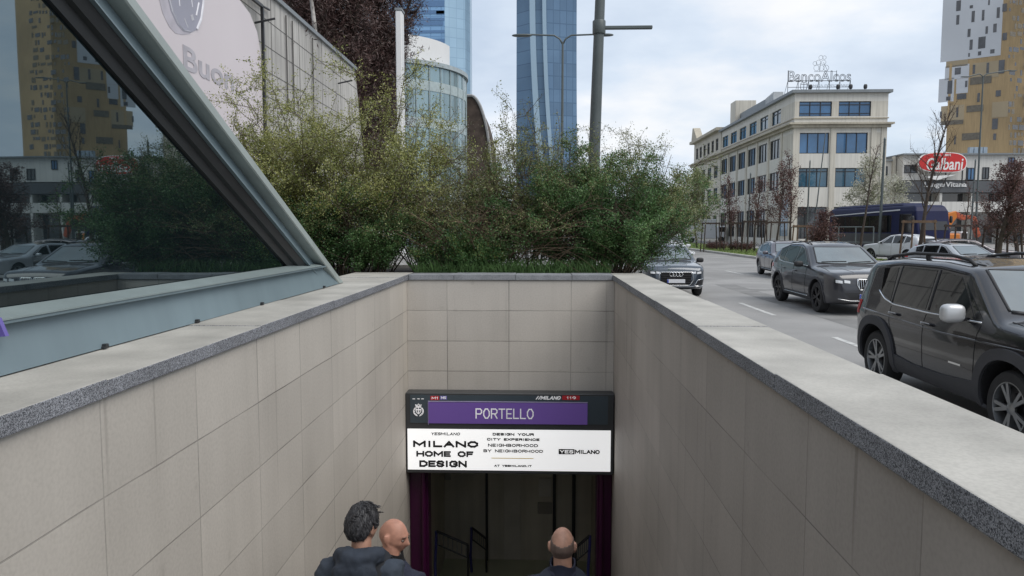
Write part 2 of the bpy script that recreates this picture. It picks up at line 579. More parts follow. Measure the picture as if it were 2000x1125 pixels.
HX0, HX1, HY0, HY1 = -2.02, 1.3, 0.9, 9.45        # hole of the stairwell
B = 2500
g = MB()
xs = [-B, HX0, HX1, B]; ys = [-B, HY0, HY1, B]
for i in range(3):
    for j in range(3):
        if i == 1 and j == 1: continue
        x0, x1, y0, y1 = xs[i], xs[i + 1], ys[j], ys[j + 1]
        g.add([(x0, y0, 0), (x1, y0, 0), (x1, y1, 0), (x0, y1, 0)], [(0, 1, 2, 3)])
tag(g.build('ground', M_asph), kind='structure')
p = MB().box(1.36, 2.75, -12, 120, 0.004, 0.13)
tag(p.build('pavement', M_pave), kind='structure')
k = MB().box(2.753, 2.98, -12, 120, 0.004, 0.14)
tag(k.build('kerb', M_kerb, bevel=0.02), kind='structure')
p = MB().box(-1.6, 0.92, -8, 1.2, 0.004, 0.15).box(-12, -2.45, -8, 9.4, 0.004, 0.13)
tag(p.build('plaza', M_pave), kind='structure')
# far verge with its kerb
vx0, vx1, vy0, vy1 = 14.95, 20.5, 44, 150
v = MB().box(vx0, vx1, vy0, vy1, 0.004, 0.15)
tag(v.build('verge', M_turf), kind='structure')
k = MB().box(vx0 - 0.28, vx0 - 0.003, vy0, vy1, 0.004, 0.16).box(vx0 - 0.28, vx1, vy0 - 0.28, vy0 - 0.003, 0.004, 0.16)
tag(k.build('verge_kerb', M_kerb, bevel=0.02), kind='structure')
rng = np.random.default_rng(3)
n = 26000
gx = rng.uniform(vx0, vx1, n); gy = vy0 + (vy1 - vy0) * rng.uniform(0, 1, n) ** 1.8
gz = 0.15 + rng.uniform(0.0, 0.09, n)
M_grass = leaf_mat('grass_blade', (0.07, 0.11, 0.025), (0.15, 0.21, 0.05), (0.27, 0.31, 0.10))
tag(leaves('grass', np.stack([gx, gy, gz], 1), 0.16, M_grass, None, rng, aspect=0.2), kind='stuff')
# patched trenches
M_patch = mat('asphalt_patch', (0.215, 0.212, 0.206), 0.9, var=0.2, scale=1.5, fine=0.2)
pt_ = MB()
for (x0, x1, y0, y1) in ((6.4, 7.1, 10, 27), (7.1, 11.5, 24.2, 25.0), (3.6, 4.6, 31, 38)):
    pt_.add([(x0, y0, .003), (x1, y0, .003), (x1, y1, .003), (x0, y1, .003)], [(0, 1, 2, 3)])
tag(pt_.build('road_patch', M_patch), kind='structure')
# lane dashes
mk = MB()
for y0 in (-1.5, 6.0, 10.9, 17.3, 25.2, 33, 41, 49, 57, 65, 73):
    mk.add([(5.43, y0, .004), (5.55, y0, .004), (5.55, y0 + 2.9, .004), (5.43, y0 + 2.9, .004)], [(0, 1, 2, 3)])
for y0 in (24, 33, 42, 52, 62, 72):
    mk.add([(9.0, y0, .004), (9.12, y0, .004), (9.12, y0 + 3, .004), (9.0, y0 + 3, .004)], [(0, 1, 2, 3)])
mk.add([(3.2, 15, .004), (3.3, 15, .004), (3.3, 110, .004), (3.2, 110, .004)], [(0, 1, 2, 3)])
tag(mk.build('lane_marking', M_paint), kind='structure')

# ================================================================ STAIRWELL
XL, XR, YB = -1.645, 0.95, 9.2
ZC0, ZC1 = 1.365, 1.435
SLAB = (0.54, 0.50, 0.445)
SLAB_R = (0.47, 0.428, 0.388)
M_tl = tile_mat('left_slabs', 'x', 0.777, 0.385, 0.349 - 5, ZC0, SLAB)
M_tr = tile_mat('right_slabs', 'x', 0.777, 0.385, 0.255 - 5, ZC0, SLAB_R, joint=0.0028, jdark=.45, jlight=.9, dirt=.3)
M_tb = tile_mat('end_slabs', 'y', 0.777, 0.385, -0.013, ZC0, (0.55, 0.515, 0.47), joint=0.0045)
M_ctop = mat('coping_top', (0.405, 0.39, 0.355), 0.75, var=0.22, scale=2.6, bump=0.1, bscale=160, fine=0.1)
M_cface = granite_mat('coping_granite', (0.045, 0.048, 0.056), (0.40, 0.41, 0.44), scale=330)
M_cback = mat('end_coping_granite', (0.27, 0.28, 0.30), 0.6, var=0.18, scale=6, fine=0.25)

def slabs(parent, name, segs, mats, axis):
    mb = MB()
    rg = random.Random(8)
    for (a, b, c0, c1) in segs:
        dz = rg.uniform(-0.003, 0.003)
        x0, x1, y0, y1 = (c0, c1, a, b) if axis == 'y' else (a, b, c0, c1)
        k0 = len(mb.m)
        mb.box(x0, x1, y0, y1, ZC0 + 0.001, ZC1 + dz, 1)
        mb.m[k0 + 1] = 0
    return mb.build(name, mats, parent, bevel=0.005, seg=2)

wl = thing('stairwell_wall', 'long beige slab wall left of the stairs, under the steel framed glass', 'wall', (XL - 0.2, 5, 0))
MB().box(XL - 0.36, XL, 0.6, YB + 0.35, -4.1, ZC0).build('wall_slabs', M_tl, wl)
ys_ = [0.6, 1.15, 2.7, 4.26, 5.82, 7.4, 8.6, YB + 0.37]
slabs(wl, 'coping', [(ys_[i] + .002, ys_[i + 1] - .002, XL - 0.74, XL + 0.022) for i in range(7)], [M_ctop, M_cface], 'y')
MB().box(XL - 0.74, XL - 0.363, 0.6, YB + 0.3, 0.13, ZC0).build('plinth', M_tl, wl)

wr = thing('stairwell_wall', 'beige slab wall right of the stairs, beside the road and parked cars', 'wall', (XR + 0.2, 5, 0))
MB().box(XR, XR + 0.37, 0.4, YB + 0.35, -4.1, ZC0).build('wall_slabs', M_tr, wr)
ys_ = [0.4, 1.3, 2.9, 4.34, 5.9, 7.5, YB + 0.37]
slabs(wr, 'coping', [(ys_[i] + .002, ys_[i + 1] - .002, XR - 0.022, XR + 0.395) for i in range(6)], [M_ctop, M_cface], 'y')

wb = thing('stairwell_wall', 'short end wall of beige slabs above the purple station sign', 'wall', (-0.35, YB + 0.15, 0))
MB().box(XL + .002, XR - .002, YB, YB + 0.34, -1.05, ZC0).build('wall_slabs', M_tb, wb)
xs_ = [XL + 0.024, -1.05, -0.28, 0.42, XR - 0.024]
slabs(wb, 'coping', [(xs_[i] + .002, xs_[i + 1] - .002, YB - 0.02, YB + 0.37) for i in range(4)], [M_cback, M_cback], 'x')

# stairs and passage
M_step = mat('step_stone', (0.25, 0.24, 0.225), 0.7, var=0.12, scale=3, fine=0.25)
st = MB()
z = 0.15; y = 1.2; nst = 25
for i in range(nst):
    z2 = z - 0.16
    st.box(XL + .003, XR - .003, y + 0.32 * i, y + 0.32 * (i + 1), -4.1, z2 - 0.16 * i)
tag(st.build('stairs', M_step), kind='structure')
M_in = mat('passage_wall_panel', (0.64, 0.60, 0.52), 0.5, var=0.12, scale=1.2, streak=0.2)
M_ceil = mat('passage_ceiling', (0.4, 0.39, 0.37), 0.7)
M_floor = mat('passage_floor', (0.5, 0.52, 0.38), 0.45, var=0.12, scale=2)
YE = 12.7
tag(MB().box(XL - .12, XR + .12, 9.203, YE, -4.1, -3.85).build('passage_floor', M_floor), kind='structure')
pw = thing('passage_wall', 'dim panelled wall at the far end of the underground passage', 'wall', (-0.35, YE, -3.85))
b = MB()
b.box(XL, XR, YE - .001, YE + 0.2, -3.86, -0.9)
b.box(XL - .3, XL - .002, YB + .30, YE + .2, -3.85, -0.9).box(XR + .002, XR + .3, YB + .30, YE + .2, -3.85, -0.9)
b.build('wall_panel', M_in, pw)
MB().box(XL, XR, YB + .35, YE, -1.02, -0.9).build('ceiling', M_ceil, pw)
M_door = mat('grey_door_leaf', (0.6, 0.57, 0.52), 0.4, var=0.1, scale=2)
M_dark = mat('dark_metal', (0.035, 0.036, 0.04), 0.45, metal=0.3, var=0.2)
def rect_at(px0, py0, px1, py1, Y):
    a, c = at(px0, py0, Y), at(px1, py1, Y)
    return a.x, c.x, c.z, a.z
for (px0, py0, px1, py1, m, nm) in ((984, 925, 1017, 1108, M_door, 'door'), (1052, 935, 1077, 970, mat('notice_paper', (0.62, 0.60, 0.56), 0.8), 'notice'),
                                   (1050, 982, 1078, 1004, mat('notice_grey', (0.36, 0.34, 0.31), 0.8), 'notice'),
                                   (868, 920, 880, 938, mat('lamp_cover', (0.45, 0.44, 0.42), 0.5), 'notice')):
    x0, x1, z0, z1 = rect_at(px0, py0, px1, py1, YE - .03)
    MB().box(x0, x1, YE - .03, YE + .005, max(z0, -3.84), z1).build(nm, m, pw, bevel=0.006)
for px in (948, 1080, 1118):
    x0, x1, z0, z1 = rect_at(px, 922, px + 5, 1108, YE - .08)
    MB().box(x0, x1, YE - .08, YE + .004, -3.84, -1.1).build('panel_rib', M_dark, pw)

# purple door jambs
M_jamb = mat('purple_jamb_paint', (0.045, 0.002, 0.032), 0.35, var=0.2, scale=1.5)
for lab, x0, x1 in (('glossy purple jamb left of the dark station opening', XL + .004, XL + .24), ('glossy purple jamb right of the dark station opening', XR - .19, XR - .004)):
    t = thing('doorway_jamb', lab, 'door jamb', ((x0 + x1) / 2, YB + 0.1, -3.85))
    MB().box(x0, x1, YB + .02, YB + .3, -3.84, -1.06).build('jamb_face', M_jamb, t, bevel=0.01)
    xm = x1 - 0.05 if x0 < 0 else x0 + 0.05
    MB().tube([(xm, YB - .02, -3.84), (xm, YB - .02, -1.08)], 0.03, 12).build('edge_tube', M_jamb, t, smooth=True, angle=40)

# handrails inside the passage
M_blue = mat('blue_lacquer', (0.05, 0.05, 0.22), 0.35)
def handrail(label, p0, p1, Y):
    a, b_ = at(*p0, Y), at(*p1, Y)
    t = thing('handrail', label, 'handrail', (a.x, Y, -3.85))
    d = (b_ - a)
    post = [Vector((a.x, Y, -3.85)), Vector((a.x - .02, Y, a.z - .5)), Vector((a.x, Y, a.z - .12)), a]
    MB().tube(post, 0.022, 10).build('post', M_blue, t, smooth=True, angle=50)
    MB().tube([a, b_], 0.02, 8).tube([a - Vector((0, 0, .2)), b_ - Vector((0, 0, .2))], 0.012, 8).build('rail', M_dark, t, smooth=True, angle=50)
    bl = MB()
    for i in range(7):
        q = a + d * ((i + .6) / 7)
        bl.tube([q, q - Vector((0, 0, .2))], 0.009, 6)
    bl.build('balusters', mat('worn_steel', (0.3, 0.3, 0.3), 0.4, metal=0.7), t)
    MB().tube([b_ - Vector((0, 0, -.0)), Vector((b_.x, Y, -3.85))], 0.018, 8).build('post', M_dark, t, smooth=True, angle=50)
handrail('blue and black handrail low on the left inside the dark passage', (852, 1037), (914, 1064), 10.6)
handrail('black handrail in the middle of the dark passage, behind the blue one', (921, 1030), (950, 1052), 12.2)
handrail('blue and black handrail beside the man with the navy rucksack', (1152, 1046), (1124, 1070), 10.2)

# ================================================================ STATION SIGN
YS = 8.99
def sp(px, py, dy=0.0):
    q = at(px, py, YS); q.y -= dy
    return q
sg = thing('station_sign', 'dark framed box sign with purple PORTELLO band over a lit white advertisement', 'sign', (-0.35, YB - 0.1, -1.0))
M_sframe = mat('sign_frame', (0.045, 0.047, 0.05), 0.45, var=0.15)
M_slate = mat('slate_panel', (0.055, 0.075, 0.092), 0.35, var=0.08)
M_purple = mat('purple_band', (0.135, 0.075, 0.30), 0.4, var=0.04, scale=1, emit=0.12)
M_lit = mat('lit_advert', (0.85, 0.85, 0.85), 0.5, var=0.0, emit=0.44)
M_ink = mat('black_ink', (0.008, 0.008, 0.008), 0.6)
M_wht = mat('white_letter', (0.85, 0.85, 0.87), 0.5, emit=0.1)
M_red = mat('red_tag', (0.5, 0.02, 0.03), 0.5)
M_lilac = mat('lilac_tag', (0.19, 0.16, 0.5), 0.5)
M_yel = mat('yellow_rule', (0.75, 0.52, 0.02), 0.5)
tl, br_ = sp(792, 767), sp(1198, 928)
MB().box(max(tl.x, XL + .005), min(br_.x, XR - .005), YS, YB - .004, br_.z, tl.z).build('frame', M_sframe, sg, bevel=0.008)
def panel(px0, py0, px1, py1, dy, m, name):
    a, c = sp(px0, py0), sp(px1, py1)
    return MB().box(a.x, c.x, YS - dy, YS - .0005, c.z, a.z).build(name, m, sg)
panel(801, 771, 1187, 829, .006, M_slate, 'header_panel')
panel(837, 785, 1147, 829, .012, M_purple, 'name_band')
panel(796, 837, 1192, 921, .006, M_lit, 'advert_panel')
rim = MB()
for (x0, y0, x1, y1) in ((836, 784, 1148, 785.2), (836, 785, 837, 829)):
    a, c = sp(x0, y0), sp(x1, y1)
    rim.box(a.x, c.x, YS - .0135, YS - .0005, c.z, a.z)
rim.build('band_rim', mat('rim', (0.4, 0.36, 0.55), 0.4), sg)
O8 = [(.3, 0), (0, .3), (0, .7), (.3, 1), (.7, 1), (1, .7), (1, .3), (.7, 0), (.3, 0)]
GLY = {'A': [[(0, 0), (.5, 1), (1, 0)], [(.2, .36), (.8, .36)]], 'B': [[(0, 0), (0, 1), (.7, 1), (.9, .85), (.9, .65), (.7, .52), (0, .52)], [(.7, .52), (1, .35), (1, .15), (.75, 0), (0, 0)]],
       'C': [[(1, .78), (.75, 1), (.25, 1), (0, .75), (0, .25), (.25, 0), (.75, 0), (1, .22)]], 'D': [[(0, 0), (0, 1), (.6, 1), (1, .7), (1, .3), (.6, 0), (0, 0)]],
       'E': [[(1, 0), (0, 0), (0, 1), (1, 1)], [(0, .5), (.85, .5)]], 'F': [[(0, 0), (0, 1), (1, 1)], [(0, .5), (.85, .5)]],
       'G': [[(1, .8), (.75, 1), (.25, 1), (0, .75), (0, .25), (.25, 0), (.75, 0), (1, .22), (1, .48), (.6, .48)]], 'H': [[(0, 0), (0, 1)], [(1, 0), (1, 1)], [(0, .5), (1, .5)]],
       'I': [[(.5, 0), (.5, 1)]], 'L': [[(0, 1), (0, 0), (1, 0)]], 'M': [[(0, 0), (0, 1), (.5, .3), (1, 1), (1, 0)]], 'N': [[(0, 0), (0, 1), (1, 0), (1, 1)]], 'O': [O8],
       'P': [[(0, 0), (0, 1), (.75, 1), (1, .85), (1, .6), (.75, .45), (0, .45)]], 'R': [[(0, 0), (0, 1), (.75, 1), (1, .85), (1, .62), (.75, .48), (0, .48)], [(.55, .48), (1, 0)]],
       'S': [[(1, .82), (.75, 1), (.25, 1), (0, .82), (.1, .6), (.9, .42), (1, .2), (.75, 0), (.25, 0), (0, .18)]], 'T': [[(0, 1), (1, 1)], [(.5, 1), (.5, 0)]],
       'U': [[(0, 1), (0, .25), (.25, 0), (.75, 0), (1, .25), (1, 1)]], 'X': [[(0, 0), (1, 1)], [(0, 1), (1, 0)]], 'Y': [[(0, 1), (.5, .5), (1, 1)], [(.5, .5), (.5, 0)]],
       '/': [[(.1, 0), (.9, 1)]], '.': [[(.3, 0), (.3, .12)]], '1': [[(.2, .75), (.6, 1), (.6, 0)]], '5': [[(1, 1), (.1, 1), (.05, .55), (.7, .58), (1, .35), (.8, .03), (0, .05)]],
       '9': [[(1, .6), (.7, .42), (.2, .45), (0, .7), (.25, 1), (.75, 1), (1, .75), (.95, .3), (.5, 0)]]}
GW = {'I': .3, '.': .25, 'M': 1.25, ' ': .6, '1': .6, '/': .55, 'E': .85, 'F': .85, 'L': .85, 'S': .92}
def words(body, px0, py0, px1, py1, m, dy, bold=0.0, shear=0.0, spacing=1.0):
    """sans capitals from square-cut strokes; bold = stroke width as a share of the height"""
    a, c = sp(px0, py0), sp(px1, py1)
    gap = .40 if len(body) > 3 else .35
    tot = sum(GW.get(ch, 1.0) for ch in body) + gap * (len(body) - 1)
    H_ = a.z - c.z; k = (c.x - a.x) / tot; w = H_ * (bold or .12)
    mb = MB(); x = 0; lay = 0
    for ch in body:
        gw = GW.get(ch, 1.0)
        for st_ in GLY.get(ch, []):
            P_ = [Vector((a.x + (x + u * gw) * k + shear * (v - .5) * H_, 0, c.z + w / 2 + v * (H_ - w))) for u, v in st_]
            for i in range(len(P_) - 1):
                lay += 1
                d = (P_[i + 1] - P_[i]).normalized() * (w / 2)
                q0, q1 = P_[i] - d * .98, P_[i + 1] + d * .98
                n_ = Vector((-d.z, 0, d.x))
                e_ = YS - dy - .0015 - .00012 * (lay % 9)
                mb.prism([Vector((t_.x, e_, t_.z)) for t_ in (q0 - n_, q1 - n_, q1 + n_, q0 + n_)], (0, .0012, 0))
        x += gw + gap
    return mb.build('lettering', m, sg)
def chip(px0, py0, px1, py1, m, dy=.0085):
    a, c = sp(px0, py0), sp(px1, py1)
    MB().box(a.x, c.x, YS - dy, YS - .0005, c.z, a.z).build('tag', m, sg)
words('PORTELLO', 930, 797, 1041, 818, M_wht, .012, 0.11)
words('MILANO', 809, 860, 932, 874, M_ink, .006, 0.31)
words('HOME OF', 815, 880, 923, 892.5, M_ink, .006, 0.30)
words('DESIGN', 821, 898.5, 910, 912.5, M_ink, .006, 0.29)
words('YESMILANO', 843, 844, 898, 850, M_ink, .006, 0.22, shear=0.2)
words('DESIGN YOUR', 963, 845, 1042, 851, M_ink, .006, 0.30)
words('CITY EXPERIENCE', 952, 855, 1053, 861, M_ink, .006, 0.30)
words('NEIGHBORHOOD', 954, 866, 1050, 873, M_ink, .006, 0.24)
words('BY NEIGHBORHOOD', 945, 877, 1060, 884, M_ink, .006, 0.24)
words('AT YESMILANO.IT', 966, 907, 1038, 912, M_ink, .006, 0.30)
chip(960, 893.6, 1042, 895.6, M_yel)
chip(1091, 876.5, 1122, 887, M_ink)
words('YES', 1094, 878.5, 1119, 885, M_lit, .0085, 0.2)
words('MILANO', 1124, 878, 1170, 886.5, M_ink, .006, 0.26)
chip(841, 773, 858, 781, M_red); words('M1', 844, 774.5, 856, 779.5, M_wht, .0085, 0.2)
chip(860, 773, 873, 780, M_lilac); words('M5', 862, 774, 871, 779, M_wht, .0085, 0.2)
words('//MILANO', 1048, 773, 1094, 780.5, M_wht, .006, 0.24, shear=0.25)
chip(1098, 772.5, 1132, 781, M_red); words('119', 1107, 774, 1124, 779.5, M_wht, .0085, 0.2)
for x in (806, 815, 823):
    chip(x, 778, x + 5, 779.4, M_wht)
# city crest: shield with a cross inside a wreath, under a crown
cr = MB()
def c2(u, v): # emblem units, centre at (817.5, 800)
    q = sp(817.5 + u, 801 - v); q.y = YS - .008
    return q
def line2(pts, w=0.006):
    cr.tube([c2(*p_) for p_ in pts], w, 5)
line2([(-5, 6), (-5, 0), (-3, -4.5), (0, -7), (3, -4.5), (5, 0), (5, 6), (-5, 6)])
line2([(0, 6), (0, -7)], 0.008); line2([(-5, 1), (5, 1)], 0.008)
line2([(-5, 8), (-6, 11), (-2.5, 9.5), (0, 12.5), (2.5, 9.5), (6, 11), (5, 8), (-5, 8)])
line2([(-2, -11)] + [(-9.5 * math.sin(q), -2 - 9 * math.cos(q)) for q in np.linspace(.3, 2.2, 8)])
line2([(2, -11)] + [(9.5 * math.sin(q), -2 - 9 * math.cos(q)) for q in np.linspace(.3, 2.2, 8)])
for q in np.linspace(.5, 2.1, 5):
    for s_ in (-1, 1):
        cx_, cy_ = 9.5 * math.sin(q) * s_, -2 - 9 * math.cos(q)
        line2([(cx_, cy_), (cx_ * 0.78, cy_ + 2.2)], 0.007)
cr.build('crest', M_wht, sg)

# ================================================================ GLASS CANOPY OVER THE ESCALATOR
M_steel = mat('grey_green_steel', (0.235, 0.285, 0.285), 0.45, var=0.09, scale=0.8, streak=0.12, fine=0.06)
M_steell = mat('pale_grey_green_steel', (0.33, 0.375, 0.36), 0.5, var=0.08, scale=0.9, streak=0.14, fine=0.06)
M_steel2 = mat('blue_grey_steel', (0.17, 0.225, 0.25), 0.42, var=0.1, scale=0.7, streak=0.1)
M_gask = mat('charcoal_frame', (0.022, 0.024, 0.026), 0.5, var=0.2)
m_, nt_, b_ = nodes_of('tinted_glass')
b_.inputs['Base Color'].default_value = (0.006, 0.010, 0.012, 1)
b_.inputs['Roughness'].default_value = 0.012
b_.inputs['Specular Tint'].default_value = (0.74, 0.93, 1.0, 1)
b_.inputs['IOR'].default_value = 2.8
nz = nt_.nodes.new('ShaderNodeTexNoise'); nz.inputs['Scale'].default_value = 0.9; nz.inputs['Detail'].default_value = 1
tc_ = nt_.nodes.new('ShaderNodeTexCoord'); nt_.links.new(tc_.outputs['Object'], nz.inputs['Vector'])
bp_ = nt_.nodes.new('ShaderNodeBump'); bp_.inputs['Strength'].default_value = 0.05; bp_.inputs['Distance'].default_value = 0.02
nt_.links.new(nz.outputs['Fac'], bp_.inputs['Height']); nt_.links.new(bp_.outputs[0], b_.inputs['Normal'])
M_glass = m_

SLOPE = 0.44
def zt(y): return ZC1 + 0.005 + SLOPE * (7.75 - y)
cs = 1 / math.hypot(1, SLOPE)
nY, nZ = SLOPE * cs, cs                       # outward normal of the sloped edge in the y-z plane
cn = thing('glass_canopy', 'sloping steel framed canopy with dark mirror glass side, left of the stairs', 'canopy', (-2.15, 5, ZC1))
YN = -3.0
def sl(y, t, x):                               # point on the slope line at y, t metres inside the outer edge
    return Vector((x, y - nY * t, zt(y) - nZ * t))
def slope_strip(sections, name, m, ya=7.72, yb=YN):
    """profile (t, x) swept along the slope"""
    mb = MB()
    mb.rings([[sl(7.75 - nZ * t / SLOPE + .0, t, x) for t, x in sections], [sl(yb, t, x) for t, x in sections]])
    return mb.build(name, m, cn)
# cap, web, inner dark reveal
slope_strip([(0.0, -2.17), (0.0, -2.075), (0.010, -2.055), (0.072, -2.05), (0.08, -2.058), (0.08, -2.17)], 'cap_flange', M_steell)
slope_strip([(0.083, -2.20), (0.083, -2.145), (0.205, -2.115), (0.211, -2.085), (0.219, -2.085), (0.219, -2.20)], 'beam_web', M_steel2)
slope_strip([(0.222, -2.24), (0.222, -2.11), (0.28, -2.135), (0.285, -2.165), (0.34, -2.18), (0.34, -2.24)], 'inner_frame', M_gask)
# bottom rail: tilted face and a pale sill lip
rb = MB()
def bottom(y): return [Vector((-2.055, y, ZC1 + .004)), Vector((-2.10, y, ZC1 + .19)), Vector((-2.055, y, ZC1 + .20)), Vector((-2.055, y, ZC1 + .212)),
                       Vector((-2.20, y, ZC1 + .232)), Vector((-2.24, y, ZC1 + .004))]
rb.rings([[Vector((p_.x, 7.72 - (p_.z - ZC1) / SLOPE - .02, p_.z)) for p_ in bottom(0)], bottom(YN)])
rb.build('bottom_rail', M_steel2, cn)
li = MB()
def lip(y): return [Vector((-2.05, y, ZC1 + .214)), Vector((-2.05, y, ZC1 + .222)), Vector((-2.185, y, ZC1 + .246)), Vector((-2.185, y, ZC1 + .235))]
li.rings([lip(6.95), lip(YN)])
li.build('sill', M_steel, cn)
# gusset where the two beams meet
for y in (7.0, 5.4, 4.35, 3.4, 2.4):
    bo = MB().rings([[(-2.07, y - .02, ZC1 + .003), (-2.04, y - .02, ZC1 + .003), (-2.04, y + .02, ZC1 + .003), (-2.07, y + .02, ZC1 + .003)],
                     [(-2.07, y - .02, ZC1 + .009), (-2.04, y - .02, ZC1 + .009), (-2.04, y + .02, ZC1 + .009), (-2.07, y + .02, ZC1 + .009)],
                     [(-2.058, y - .012, ZC1 + .014), (-2.036, y - .012, ZC1 + .014), (-2.036, y + .012, ZC1 + .014), (-2.058, y + .012, ZC1 + .014)],
                     [(-2.056, y - .011, ZC1 + .024), (-2.038, y - .011, ZC1 + .024), (-2.038, y + .011, ZC1 + .024), (-2.056, y + .011, ZC1 + .024)]])
    bo.build('anchor_bolt', M_gask, cn)
# glass pane between them
def gz(y): return zt(y) - 0.34 / cs
yb_ = 7.75 - (0.34 / cs + 0.235) / SLOPE
pane = [Vector((-2.20, yb_, ZC1 + .235)), Vector((-2.20, YN, ZC1 + .235)), Vector((-2.20, YN, gz(YN)))]
MB().prism(pane, (-0.02, 0, 0)).build('side_glass', M_glass, cn)
# roof glass and the far side of the canopy
rg_ = [sl(7.6, .06, -2.2), sl(YN, .06, -2.2), sl(YN, .06, -5.4), sl(7.6, .06, -5.4)]
MB().prism(rg_, (0, -nY * .03, -nZ * .03)).build('roof_glass', M_glass, cn)
MB().prism([Vector((-5.45, 7.75, ZC1)), Vector((-5.45, YN, ZC1)), Vector((-5.45, YN, zt(YN)))], (-.1, 0, 0)).build('far_side', M_gask, cn)
MB().box(-5.4, -2.45, YN, 8.0, 0.14, 0.18).build('inner_floor', M_gask, cn)
# purple signboard standing behind the glass edge at the left
pu = thing('purple_board', 'small purple signboard at the left foot of the glass canopy', 'sign', (-2.0, 2.62, ZC1))
a, c = at(-60, 615, 2.72), at(12, 660, 2.72)
MB().prism([(at(-60, 600, 2.72)), (at(-4, 622, 2.72)), (at(11, 657, 2.72)), (at(-60, 662, 2.72))], (0, .02, 0)).build('board', mat('violet_board', (0.13, 0.10, 0.35), 0.4), pu)
MB().tube([at(-50, 660, 2.73), Vector((at(-50, 660, 2.73).x, 2.73, ZC1))], .012, 8).build('leg', M_dark, pu)
# ================================================================ BUILDINGS
M_cream = mat('cream_render', (0.60, 0.565, 0.49), 0.8, var=0.08, scale=0.25, streak=0.22, fine=0.05)
M_creamd = mat('cream_spandrel', (0.64, 0.62, 0.57), 0.8, var=0.06, scale=0.3, streak=0.14)
M_corn = mat('cornice_stone', (0.46, 0.42, 0.34), 0.85, var=0.15, scale=0.5, streak=0.2)
M_wframe = mat('window_frame_dark', (0.02, 0.022, 0.027), 0.4)
def pane_mat(name, c, ior=1.9, rough=0.04):
    return mat(name, c, rough, var=0.35, scale=0.35, ior=ior)
M_pblue = pane_mat('blue_window_glass', (0.04, 0.13, 0.27), 1.8)
M_pdark = pane_mat('dark_window_glass', (0.05, 0.055, 0.06), 1.8)
M_pteal = pane_mat('teal_window_glass', (0.03, 0.10, 0.16), 1.8)
M_roofm = mat('roof_metal', (0.19, 0.21, 0.225), 0.5, var=0.1)

def window(parent, O, U, Nn, u0, u1, z0, z1, ncol, rows, pm, fw=0.07, depth=0.16):
    """a window in the wall plane through O along U (normal Nn): frame with mullions, pane behind it"""
    U, Nn = Vector(U).normalized(), Vector(Nn).normalized()
    O = Vector(O)
    P = lambda u, z, d=0.0: O + U * u + Vector((0, 0, z)) + Nn * d
    mb = MB()
    def bar(ua, ub, za, zb):
        mb.prism([P(ua, za, -depth), P(ub, za, -depth), P(ub, zb, -depth), P(ua, zb, -depth)], Nn * 0.06)
    bar(u0, u1, z0, z0 + fw); bar(u0, u1, z1 - fw, z1)
    ws = [u0 + fw / 2 + (u1 - u0 - fw) * i / ncol for i in range(ncol + 1)]
    for w in ws: bar(w - fw / 2, w + fw / 2, z0 + fw, z1 - fw)
    for r in rows:
        zr = z0 + (z1 - z0) * r
        for i in range(ncol): bar(ws[i] + fw / 2, ws[i + 1] - fw / 2, zr - fw / 2, zr + fw / 2)
    f = mb.build('window', M_wframe, parent)
    q = MB().prism([P(u0, z0, -depth - .05), P(u1, z0, -depth - .05), P(u1, z1, -depth - .05), P(u0, z1, -depth - .05)], Nn * 0.04)
    q.build('pane', pm, f)
    return f

# ---- cream corner building
BX, BY = 28.6, 85.0
bb = thing('corner_building', 'cream four storey corner building with blue windows and wire lettering on its roof', 'building', (BX + 5, BY + 20, 0))
BW, BL = 10.25, 33.0
FR = 0.3
core = MB().box(BX + FR, BX + BW - .05, BY + FR, BY + 55, 0, 17.0)
core.build('core', M_cream, bb)
rows = [(14.55, 16.2), (10.45, 12.75), (6.7, 8.85), (0.9, 4.5)]
bands = [(0.0, 0.9), (4.5, 6.7), (8.85, 10.45), (12.75, 14.55), (16.2, 17.1)]
wf = MB(); sp_ = MB()
for z0, z1 in bands:
    sp_.box(BX, BX + BW, BY, BY + FR - .002, z0, z1)                       # front
    sp_.box(BX, BX + FR - .002, BY + FR, BY + BL, z0, z1)                  # side
sp_.build('spandrels', M_creamd, bb)
fwin = [[(0.5, 4.25), (5.1, 8.8)], [(0.35, 4.1), (4.95, 8.65)], [(0.35, 4.1), (4.95, 8.65)], [(0.5, 4.1), (4.95, 8.6)]]
fwin = [[(1.0 + a, 1.0 + b) for a, b in [(-.5, 3.1), (3.85, 7.4)]]] + [[(0.4, 3.9), (4.7, 8.15)]] * 3
for (z0, z1), wins in zip(rows, fwin):
    e = [0.0] + [x for w in wins for x in w] + [BW]
    for i in range(0, len(e), 2):
        wf.box(BX + e[i], BX + e[i + 1], BY, BY + FR - .002, z0 + .001, z1 - .001)
    for k_, w in enumerate(wins):
        low = z0 < 1
        window(bb, (BX, BY, 0), (1, 0, 0), (0, -1, 0), w[0], w[1], z0, z1, 3, (0.2, 0.78) if z0 > 14 else (() if z0 > 10 else (0.82,)), M_pdark if low else (M_pblue if z0 > 9 else M_pteal), 0.08)
PER = 4.87
for ri, (z0, z1) in enumerate(rows):
    y0 = 1.2
    e = [FR]
    wins = []
    for k_ in range(6):
        a = 4.75 + PER * k_; wins.append((a, a + (3.3 if ri == 0 else 3.7))); 
    if ri == 3: wins = wins[1:]
    for a, b in wins: e += [a, b]
    e.append(BL)
    for i in range(0, len(e), 2):
        wf.box(BX, BX + FR - .002, BY + e[i], BY + e[i + 1], z0 + .001, z1 - .001)
    for a, b in wins:
        window(bb, (BX, BY, 0), (0, 1, 0), (-1, 0, 0), a, b, z0, z1, 3 if ri else 2, (0.75,) if ri == 0 else (), M_pdark if ri != 0 else M_pteal, 0.09)
wf.build('piers', M_cream, bb)
